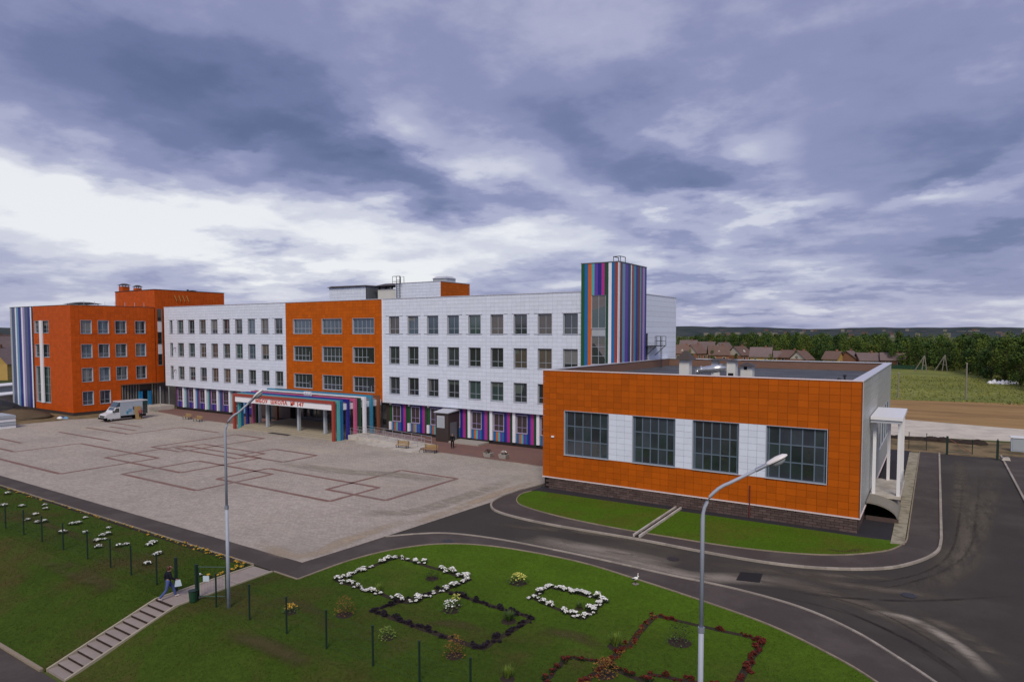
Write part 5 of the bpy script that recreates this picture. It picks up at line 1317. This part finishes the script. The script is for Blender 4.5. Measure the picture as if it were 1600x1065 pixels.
bagm = MB().hexa([(hb.x-.05, hb.y-.26, .62), (hb.x+.05, hb.y-.26, .62), (hb.x+.05, hb.y+.06, .62), (hb.x-.05, hb.y+.06, .62)], [(hb.x-.02, hb.y-.20, .93), (hb.x+.02, hb.y-.20, .93), (hb.x+.02, hb.y+.02, .93), (hb.x-.02, hb.y+.02, .93)])
R = Matrix.Rotation(radians(158), 3, 'Z')
o = link('bag', bagm.mesh('bag', 'bag_pale'), None, pw.location, radians(158)); tag(o, 'pale blue bag carried by the person striding up to the gate', 'bag')
q = g(707, 701)
person('person in black clothes standing on the brick paving beside the brown vestibule', q.x, q.y, .06, radians(35), stand, 'hair_dark', 'cloth_black', 'cloth_black', 'cloth_black')
q = g(218, 654)
person('person in a rose coloured top standing behind the parked van', q.x+.5, q.y-.1, .03, radians(70), stand, 'hair_dark', 'cloth_rose', 'jacket_dark', 'cloth_black')

# ================================================================ van
vx0, vx1, vy0, vy1 = -105.3, -103.25, 49.2, 55.4
tV = thing('box_van', 'white cab box van parked on the plaza by the orange wing', 'van', ((vx0+vx1)/2, (vy0+vy1)/2, .03))
def sect(prof, x0, x1, ins=0):
    m = MB(); n = len(prof); m.v = [(x0, y, z) for y, z in prof]+[(x1, y, z) for y, z in prof]
    m.f = [tuple(range(n)), tuple(reversed(range(n, 2*n)))]+[(i, i+n, (i+1) % n+n, (i+1) % n) for i in range(n)]; m.m = [0]*len(m.f); return m
cabp = [(vy0, .42), (vy0+.02, .95), (vy0+.25, 1.12), (vy0+.95, 1.32), (vy0+1.55, 2.05), (vy0+2.15, 2.12), (vy0+2.15, .42)]
part('cab', sect(cabp, vx0+.06, vx1-.06), 'van_white', tV)
part('windscreen', MB().hexa([(vx0+.2, vy0+.985, 1.32), (vx1-.2, vy0+.985, 1.32), (vx1-.2, vy0+1.03, 1.36), (vx0+.2, vy0+1.03, 1.36)], [(vx0+.28, vy0+1.47, 2.0), (vx1-.28, vy0+1.47, 2.0), (vx1-.28, vy0+1.56, 2.02), (vx0+.28, vy0+1.56, 2.02)]), 'glass_blue', tV)
part('side_window', MB().hexa([(vx1-.062, vy0+1.15, 1.30), (vx1-.05, vy0+1.15, 1.30), (vx1-.05, vy0+2.0, 1.30), (vx1-.062, vy0+2.0, 1.30)], [(vx1-.062, vy0+1.55, 1.92), (vx1-.05, vy0+1.55, 1.92), (vx1-.05, vy0+2.0, 1.92), (vx1-.062, vy0+2.0, 1.92)]), 'glass', tV)
part('grille', MB().box(vx0+.45, vx1-.45, vy0-.02, vy0, .70, .92), 'rubber', tV)
part('bumper', MB().box(vx0+.02, vx1-.02, vy0-.08, vy0+.25, .36, .62), 'rubber', tV)
for s in (vx0+.15, vx1-.45): part('headlight', MB().box(s, s+.3, vy0-.015, vy0+.05, .78, .97), 'lamp_glass', tV)
for s in (vx0-.10, vx1-.06): part('mirror', MB().box(s, s+.16, vy0+1.05, vy0+1.12, 1.35, 1.65), 'rubber', tV)
part('box_body', MB().box(vx0-.02, vx1+.02, vy0+2.2, vy1, .75, 2.78), 'van_box', tV)
part('box_roof', MB().box(vx0-.05, vx1+.05, vy0+2.12, vy1+.03, 2.785, 2.90), 'van_white', tV)
part('wind_deflector', MB().hexa([(vx0+.1, vy0+1.55, 2.13), (vx1-.1, vy0+1.55, 2.13), (vx1-.1, vy0+2.19, 2.13), (vx0+.1, vy0+2.19, 2.13)], [(vx0+.1, vy0+2.0, 2.72), (vx1-.1, vy0+2.0, 2.72), (vx1-.1, vy0+2.19, 2.76), (vx0+.1, vy0+2.19, 2.76)]), 'glass_blue', tV)
part('tail_panel', MB().box(vx1+.021, vx1+.03, vy1-.75, vy1-.03, .8, 2.72), 'glass_green', tV)
for k, (yy, zz, ss) in enumerate(((2.7, 1.9, .35), (3.3, 1.5, .5), (3.95, 1.8, .4), (3.0, 1.2, .3))): part('side_print', MB().box(vx1+.021, vx1+.026, vy0+yy, vy0+yy+ss, zz-.3, zz+.2), ['c_grey', 'c_sky', 'c_slate', 'c_cyan'][k], tV)
part('chassis', MB().box(vx0+.3, vx1-.3, vy0+.3, vy1-.1, .38, .74), 'rubber', tV)
for yy in (vy0+.85, vy1-1.2):
    for xx in (vx0+.12, vx1-.34):
        wl = part('wheel', MB().tube([(xx, yy, .37), (xx+.22, yy, .37)], .345, 16), 'rubber', tV)
        part('rim', MB().tube([(xx-.008 if xx < vx0+.2 else xx+.221, yy, .37), (xx-.002 if xx < vx0+.2 else xx+.229, yy, .37)], .20, 12), 'steel_grey', wl)
single('board', MB().hexa([(-102.75, 53.3, .03), (-102.70, 53.3, .03), (-102.70, 54.3, .03), (-102.75, 54.3, .03)], [(-103.15, 53.3, 2.0), (-103.10, 53.3, 2.0), (-103.10, 54.3, 2.0), (-103.15, 54.3, 2.0)]), 'wood', 'pale wooden board leaning against the side of the parked van', 'board', (-102.9, 53.8, .03))
# stacked slabs at the left edge
for k in range(4):
    single('slab_pallet', MB().box(-112.2, -107.9+.1*(k % 2), 37.6, 39.6, .03+k*.46, .40+k*.46).box(-112.1, -108.0, 37.7, 39.5, .401+k*.46, .459+k*.46), 'c_grey' if k % 2 else 'white', ['lowest', 'second lowest', 'second highest', 'topmost'][k]+' pallet of pale slabs in the stack at the left edge', 'pallet', (-110, 38.6, .03+k*.46), 'stacked pallets of slabs')
for k, (dx, dy, c) in enumerate(((0, 0, 'white'), (.9, .5, 'c_sky'), (-.8, .6, 'c_slate'))):
    mound('sack', -115.3+dx+1.4, 47.6+dy, .65, .4, .35, c, ['white plastic sack', 'light blue plastic sack', 'dark blue plastic sack'][k]+' lying at the corner of the orange wing', 'sack', 60+k, 9)

# ================================================================ far right: gate, poles, frames
tGR = thing('field_gate', 'dark green metal field gate with one diagonal brace at the end of the road', 'gate', (2.1, 86.0, 0))
part('post', MB().box(.92, 1.14, 85.9, 86.12, 0, 2.0), 'green_dark', tGR)
lf = MB()
for z in (.3, 1.75): lf.tube([(1.15, 86, z), (3.3, 86.25, z)], .04, 6)
lf.tube([(3.3, 86.25, .2), (3.3, 86.25, 1.8)], .05, 6)
part('leaf_frame', lf, 'green_dark', tGR); part('brace', MB().tube([(1.2, 86, 1.72), (3.25, 86.24, .33)], .035, 6), 'c_brown', tGR)
single('gate_post', MB().box(5.30, 5.52, 84.9, 85.12, 0, 2.05).tube([(5.41, 85, 2.05), (5.41, 85, 2.2)], .06, 6), 'green_dark', 'dark green gate post standing alone by the right kerb', 'post', (5.41, 85, 0))
single('stone_block', MB().hexa([(5.75, 84.4, .1), (6.5, 84.5, .1), (6.4, 85.2, .1), (5.7, 85.1, .1)], [(5.85, 84.5, .36), (6.4, 84.6, .42), (6.3, 85.1, .40), (5.8, 85.0, .34)]), 'concrete_light', 'pale broken concrete block at the foot of the lone gate post', 'block', (6.1, 84.8, .1))
tCb = thing('utility_cabinet', 'pale blue grey utility cabinet beyond the right kerb', 'cabinet', (7.7, 92.4, 0))
part('body', MB().box(7.05, 8.35, 91.9, 92.8, .05, 1.55), 'van_box', tCb); part('lid', MB().box(6.97, 8.43, 91.8, 92.9, 1.551, 1.68), 'white', tCb); part('door', MB().box(7.2, 8.2, 91.87, 91.899, .2, 1.45), 'c_grey', tCb)
for x, lab in ((-2.6, 'thin dark fence post nearest the gymnasium at the end of the walkway'), (-.9, 'thin dark fence post midway between gymnasium and field gate')):
    t = thing('fence_post', lab, 'post', (x, 87.5, 0)); part('shaft', MB().tube([(x, 87.5, 0), (x, 87.5, 1.9)], .04, 6), 'steel_dark', t); part('cap', MB().box(x-.06, x+.06, 87.44, 87.56, 1.9, 1.95), 'steel_dark', t)
a, b = g(1388, 576), g(1446, 578)
t = thing('green_fence', 'low bright green fence beside the lone brick house at the forest edge', 'fence', a)
for k in range(8): p, q = a.lerp(b, k/8), a.lerp(b, (k+.96)/8); part('panel', MB().hexa([(p.x, p.y, .1), (q.x, q.y, .1), (q.x, q.y+.1, .1), (p.x, p.y+.1, .1)], [(p.x, p.y, 1.5), (q.x, q.y, 1.5), (q.x, q.y+.1, 1.5), (p.x, p.y+.1, 1.5)]), 'green_metal', t)
for px, py, top, lab in ((1509, 624, 568, 'tall pale pole standing in the middle of the meadow edge'), (1403, 621, 583, 'pale pole at the meadow edge close to the gymnasium wall')):
    p = g(px, py); h = gY(px, top, p.y).z
    t = thing('pole', lab, 'pole', p); part('shaft', MB().tube([tuple(p), (p.x, p.y, h)], [.16, .12], 8), 'wood_grey', t); part('cap', MB().tube([(p.x, p.y, h), (p.x, p.y, h+.15)], .18, 8), 'concrete', t)
for px, py, lab in ((1440, 581, 'leftmost leaning pole trestle at the forest edge'), (1472, 580, 'middle leaning pole trestle at the forest edge'), (1541, 589, 'single pole trestle at the forest edge beside the white heap')):
    p = g(px, py); t = thing('wooden_trestle', lab, 'trestle', p); h = 5.6
    part('leg', MB().tube([(p.x, p.y, 0), (p.x+.6, p.y, h)], .17, 6), 'wood_grey', t)
    part('leg', MB().tube([(p.x+1.5, p.y, 0), (p.x+.7, p.y, h)], .17, 6), 'wood_grey', t)
    if px < 1500: part('leg', MB().tube([(p.x-2.2, p.y+.5, 0), (p.x+.5, p.y, h*.92)], .17, 6), 'wood_grey', t)
    part('crossbar', MB().tube([(p.x+.2, p.y-.05, h*.4), (p.x+1.1, p.y-.05, h*.4)], .10, 5), 'wood_grey', t)
random.seed(51)
p = g(1567, 600)
for k in range(7):
    mound('sack', p.x-2.6+k*.85+random.uniform(-.2, .2), p.y+random.uniform(-.6, .6), .75, .6, random.uniform(.7, 1.2), 'white', 'white sack in the heap at the forest edge', 'sack', 80+k, 9)
for o in [o for o in bpy.data.objects if o.get('label', '') == 'white sack in the heap at the forest edge']: o['group'] = 'white sacks heaped at the forest edge'

# ================================================================ houses
def house(px, py, wd, dp, hw, hr, rz, roof, wall, label, gable=True, porch=False, dist=None):
    p = g(px, py) if dist is None else CAM+(ray(px, py)*(1/FPX))*dist
    t = thing('house', label, 'house', (p.x, p.y, 0), rz)
    part('wall', MB().box(-wd/2, wd/2, -dp/2, dp/2, 0, hw), wall, t, local=True)
    o = .5
    r = MB()
    for s in (-1, 1):
        r.hexa([(-wd/2-o, s*(dp/2+o), hw-.25), (wd/2+o, s*(dp/2+o), hw-.25), (wd/2+o, 0, hw+hr), (-wd/2-o, 0, hw+hr)], [(-wd/2-o, s*(dp/2+o), hw-.05), (wd/2+o, s*(dp/2+o), hw-.05), (wd/2+o, 0, hw+hr+.22), (-wd/2-o, 0, hw+hr+.22)])
    ro = part('roof', r, roof, t, local=True)
    for s in (-1, 1):
        gm = MB(); x = s*wd/2; gm.v = [(x, -dp/2, hw), (x, dp/2, hw), (x, 0, hw+hr), (x-s*.2, -dp/2, hw), (x-s*.2, dp/2, hw), (x-s*.2, 0, hw+hr)]
        gm.f = [(0, 1, 2), (5, 4, 3), (0, 3, 4, 1), (1, 4, 5, 2), (2, 5, 3, 0)]; gm.m = [0]*5; part('gable', gm, 'house_cream' if gable == 'w' else wall, t, local=True)
    part('chimney', MB().box(wd*.18, wd*.18+.7, -.35, .35, hw+hr*.6, hw+hr+.9), 'house_brick', ro, local=True)
    n = max(2, int(wd/3.2))
    for k in range(n):
        x = -wd/2+wd*(k+.5)/n
        f = part('window', MB().box(x-.65, x+.65, -dp/2-.06, -dp/2-.005, .9, min(2.4, hw-.2)), 'house_cream', t, local=True)
        part('pane', MB().box(x-.52, x+.52, -dp/2-.075, -dp/2-.061, 1.03, min(2.27, hw-.33)), 'glass', f, local=True)
    f = part('window', MB().box(wd/2+.005, wd/2+.06, -.6, .6, 1.0, min(2.4, hw-.2)), 'house_cream', t, local=True); part('pane', MB().box(wd/2+.061, wd/2+.075, -.48, .48, 1.12, min(2.28, hw-.32)), 'glass', f, local=True)
    if porch:
        q = MB(); y0 = -dp/2-1.8; q.v = [(-1.8, y0, 2.6), (1.8, y0, 2.6), (0, y0, 4.4), (-1.8, 0, 2.6+hr*.3), (1.8, 0, 2.6+hr*.3), (0, 0, 4.4+hr*.3)]; q.f = [(0, 1, 2), (0, 2, 5, 3), (1, 4, 5, 2)]; q.m = [0]*3
        part('porch_gable', q, 'house_cream', t, local=True); part('porch_wall', MB().box(-1.5, 1.5, y0+.1, -dp/2-.01, 0, 2.6), wall, t, local=True)
    return t
random.seed(61)
HS = [(1394, 574, 11.0, 8, 4.0, 3.2, 8, 'roof_plum', 'house_brick', 'brick house standing alone at the right end of the houses', False),
      (1354, 573, 10.0, 9, 3.6, 3.4, 24, 'roof_plum', 'house_brick', 'broad plum roofed house next left of the lone brick house', False),
      (1327, 572, 7.5, 9, 4.2, 3.6, 74, 'roof_plum', 'house_brick', 'plum roofed house in the middle of the three joined behind the gymnasium parapet', False),
      (1302, 572, 7.5, 9, 4.0, 3.6, -14, 'roof_brown', 'house_yellow', 'brown roofed house leftmost of the three joined behind the gymnasium parapet', False),
      (1252, 571, 7.0, 9, 3.6, 4.0, 62, 'roof_brown', 'house_brick', 'gable fronted brown house left of the forest gap', 'w'),
      (1236, 568, 9.0, 9, 3.8, 3.6, -20, 'roof_brown', 'house_brick', 'brown roofed house just left of the gable fronted one', False),
      (1216, 567, 8.5, 8, 3.6, 3.2, 12, 'roof_plum', 'house_yellow', 'low yellow walled house with plum roof', False),
      (1189, 568, 11.5, 10, 4.2, 4.8, 8, 'roof_plum', 'house_yellow', 'biggest plum roofed house with yellow front in the cluster', False),
      (1155, 565, 10.5, 10, 4.2, 4.8, 66, 'roof_brown', 'house_brick', 'brown roofed house with small white dormer over the box chimney', 'w'),
      (1122, 565, 12.0, 10, 4.4, 5.2, 22, 'roof_brown', 'house_brick', 'long brown roofed house above the silver duct', False),
      (1087, 562, 11.0, 9, 4.4, 5.2, 70, 'roof_brown', 'house_brick', 'brown house showing a white gable above the left gymnasium chimney', 'w'),
      (1067, 562, 10, 9, 4.4, 5.0, 10, 'roof_brown', 'house_brick', 'brown roofed house next to the white end wall of the school', 'w'),
      (1130, 556, 12, 10, 4.6, 5.2, 66, 'roof_plum', 'house_brick', 'plum roofed house with white gable behind the long brown roof', 'w'),
      (1104, 555, 13, 10, 4.6, 5.6, 4, 'roof_plum', 'house_cream', 'farther wide plum roofed house behind the white gable', 'w'),
      (1212, 558, 13, 10, 4.4, 4.6, 8, 'roof_brown', 'house_yellow', 'farther brown roofed house with yellow gable end near the trees', False),
      (1164, 556, 12, 10, 4.6, 5.2, 8, 'roof_plum', 'house_brick', 'farther plum roofed house behind the dormer house', False),
      (1076, 553, 14, 10, 5.0, 6.0, 8, 'roof_plum', 'house_cream', 'farthest plum roofed house beside the school end wall', 'w')]
for (px, py, wd, dp, hw, hr, rz, ro, wa, lab, ga) in HS: house(px, py, wd*.70, dp*.82, hw*.74, hr*.78, radians(rz), ro, wa, lab, ga)
# small white dormers on some of the roofs
for o in [o for o in bpy.data.objects if o.get('category') == 'house' and o['label'] in ('brown roofed house with small white dormer over the box chimney', 'long brown roofed house above the silver duct', 'brown roofed house next to the white end wall of the school')]:
    q = MB(); q.v = [(-1.0, -3.0, 4.0), (1.0, -3.0, 4.0), (0, -3.0, 5.3), (-1.0, -.6, 4.4), (1.0, -.6, 4.4), (0, -.6, 5.6)]; q.f = [(0, 1, 2), (0, 2, 5, 3), (1, 4, 5, 2)]; q.m = [0, 0, 0]
    part('dormer', q, 'house_cream', o, local=True)
# houses beyond the left end of the school
house(9, 556, 16, 12, 5, 7, radians(-60), 'roof_brown', 'house_brick', 'farthest brown roofed house at the left edge above the others', 'w')
house(3, 572, 16, 12, 5, 6.5, radians(-68), 'roof_plum', 'house_cream', 'plum roofed house with pale gable at the left edge', 'w')
house(11, 592, 9, 8, 4.5, 4.5, radians(-60), 'roof_plum', 'house_yellow', 'nearest house at the left edge with yellow walls', False)
for px, py, w_, d_, h_, m_, lab in ((7, 618, 11, 5, 2.2, 'van_box', 'pale blue flat roofed shed at the left edge'), (9, 633, 12, 4, 2.0, 'house_cream', 'long pale low shed nearest the striped wing corner')):
    p = g(px, py); t = thing('shed', lab, 'shed', (p.x, p.y, 0), radians(-66))
    part('wall', MB().box(-w_/2, w_/2, -d_/2, d_/2, 0, h_), m_, t, local=True); part('roof', MB().box(-w_/2-.3, w_/2+.3, -d_/2-.3, d_/2+.3, h_+.001, h_+.2), 'white', t, local=True)
    part('door', MB().box(-1.2, 1.2, -d_/2-.05, -d_/2-.005, 0, 1.9), 'frame_dark', t, local=True)
# far town: a scatter too small to pick apart
mb = MB(); random.seed(63)
for k in range(230):
    a = radians(random.uniform(-60, 14)); d = random.uniform(2000, 2700); s = random.uniform(4, 8); x, y = sin(a)*d, cos(a)*d; z = max(0, (d-2000)/700*15)+random.uniform(4, 9); mb.mi = random.choice((0, 0, 1, 2))
    mb.box(x-s, x+s, y-s, y+s, z-8, z+random.uniform(1, 4))
tag(link('far_town', mb.mesh('far_town', ['wood_grey', 'roof_plum', 'roof_brown'])), 'tiny pale houses scattered along the hills on the horizon', 'town', kind='stuff')

# ================================================================ the wood behind the meadow
random.seed(71)
def crown_mesh(seed, H, R, m, n=1250):
    random.seed(seed); mb = MB(); lobes = []
    for k in range(15):
        z = random.uniform(.07, .92); rr = R*(1-abs(z-.46)*1.25)*random.uniform(.3, .85); a = random.uniform(0, 2*pi)
        lobes.append((cos(a)*rr, sin(a)*rr, H*z, R*random.uniform(.30, .52)))
    lobes.append((0, 0, H*.9, R*.34)); lobes.append((0, 0, H*.55, R*.55))
    for k in range(n):
        x, y, z, r = random.choice(lobes); d = Vector((random.gauss(0, 1), random.gauss(0, 1), random.gauss(0, 1))).normalized()*r*random.uniform(.65, 1.06)
        c = Vector((x, y, z))+d*Vector((1, 1, 1.1)).x
        s = random.uniform(.16, .36); u = Vector((random.gauss(0, 1), random.gauss(0, 1), random.gauss(0, .6))).normalized(); v = u.cross(Vector((random.gauss(0, 1), random.gauss(0, 1), random.gauss(0, 1)))).normalized()
        mb.face([c-u*s, c-v*s*.75, c+u*s, c+v*s*.75])
    return mb.mesh('crown', m)
def trunk_mesh(H):
    m = MB().tube([(0, 0, -.2), (.1, .05, H*.35), (-.05, .1, H*.8)], [.24, .17, .05], 6)
    for k in range(4): a = k*1.7; z = H*(.35+.1*k); m.tube([(0, 0, z), (cos(a)*1.4, sin(a)*1.4, z+1.5)], [.09, .03], 5)
    return m.mesh('trunk', 'bark')
CR = [crown_mesh(100+k, H, R, m) for k, (H, R, m) in enumerate([(12.3, 3.3, 'tree_a'), (12.8, 3.7, 'tree_b'), (11.6, 3.2, 'tree_c'), (12.9, 3.4, 'tree_a'), (11.2, 3.8, 'tree_b'), (12.0, 3.0, 'tree_c')])]
TR = [trunk_mesh(11), trunk_mesh(12)]
edge = [g(*p) for p in [(1680, 622), (1592, 601), (1545, 588), (1500, 581), (1420, 576), (1300, 566), (1200, 560), (1100, 551), (1040, 549)]]
def along(t):
    t *= len(edge)-1; i = min(int(t), len(edge)-2); return edge[i].lerp(edge[i+1], t-i), (edge[i+1]-edge[i]).normalized()
spots = []
random.seed(72)
tot = sum((edge[i+1]-edge[i]).length for i in range(len(edge)-1))
for row in range(7):
    d = random.uniform(0, 3)
    while d < tot:
        acc = d; i = 0
        while i < len(edge)-2 and acc > (edge[i+1]-edge[i]).length: acc -= (edge[i+1]-edge[i]).length; i += 1
        dr = (edge[i+1]-edge[i]).normalized(); p = edge[i]+dr*acc; nrm = Vector((dr.y, -dr.x, 0))
        if nrm.y < 0: nrm = -nrm
        q = p+nrm*(row*6.5+random.uniform(-2.2, 2.2))
        spots.append((q, row)); d += random.uniform(4.6, 7.4)+row*.6
for (px, py) in [(1045, 546), (1062, 547), (1080, 546), (1100, 545), (1122, 546), (1146, 547), (1170, 548), (1196, 550), (1222, 552), (1266, 560), (1278, 562), (1412, 574)]: spots.append((g(px, py), 1))
spots.sort(key=lambda s: s[0].length)
near, rest = spots[:290], spots[290:]
for k, (q, row) in enumerate(near):
    s = random.uniform(.78, 1.04)
    t = link('forest_tree', None, None, (q.x, q.y, 0), random.uniform(0, 6.3)); t.scale = (s*random.uniform(.9, 1.15), s, s*(1+min(row, 3)*.015)); ORG[t.name] = Vector((q.x, q.y, 0))
    cm = random.choice(CR); tone = {'tree_a': 'mid green', 'tree_b': 'light yellowish green', 'tree_c': 'dark green'}[cm.materials[0].name]
    wh = 'at the front edge of the wood behind the meadow' if row == 0 else 'standing deeper in the wood behind the meadow'
    tag(t, tone+' leafy tree '+wh, 'tree', tone+' trees '+wh)
    link('crown', cm, t); link('trunk', random.choice(TR), t)
for k, px in enumerate((1058, 1078, 1098, 1112, 1140, 1150, 1176, 1204, 1226, 1244, 1270, 1284, 1314, 1340, 1372, 1412)):
    q = g(px, 571 if k % 2 else 562); s = random.uniform(.36, .52)
    t = link('garden_tree', None, None, (q.x, q.y, 0), k*1.1); t.scale = (s, s, s); ORG[t.name] = Vector((q.x, q.y, 0))
    tag(t, 'small round garden tree standing between the brown roofed houses', 'tree', 'garden trees between the houses'); link('crown', CR[k % 6], t); link('trunk', TR[k % 2], t)
mb = MB(); mi = 0
random.seed(73)
src = [c for c in CR]
for (q, row) in rest:
    me = random.choice(src); s = random.uniform(.8, 1.05); mb.mi = random.choice((0, 1, 2)); a = random.uniform(0, 6.3); ca, sa = cos(a), sin(a)
    for pgi, pg in enumerate(me.polygons):
        if pgi % 2: continue
        mb.face([(q.x+(ca*me.vertices[v].co.x-sa*me.vertices[v].co.y)*s*1.05, q.y+(sa*me.vertices[v].co.x+ca*me.vertices[v].co.y)*s*1.05, me.vertices[v].co.z*s) for v in pg.vertices])
tag(link('far_wood', mb.mesh('far_wood', ['tree_a', 'tree_b', 'tree_c'])), 'far rows of the green wood reading as one mass', 'wood', kind='stuff')
# rough grass and weeds on the meadow
mb = MB(); random.seed(74)
for k in range(9000):
    y = random.uniform(151, 235); x = random.uniform(-25, 40); z = .03; a = random.uniform(0, 6.3); s = random.uniform(.08, .28); h = random.uniform(.10, .4)
    mb.mi = random.choice((0, 1)); mb.face([(x-cos(a)*s, y-sin(a)*s, z), (x+cos(a)*s, y+sin(a)*s, z), (x+random.uniform(-.2, .2), y, z+h)])
tag(link('meadow_grass', mb.mesh('meadow_grass', ['weed', 'meadow'])), 'rough tufts of grass on the meadow before the wood', 'grass', kind='stuff')
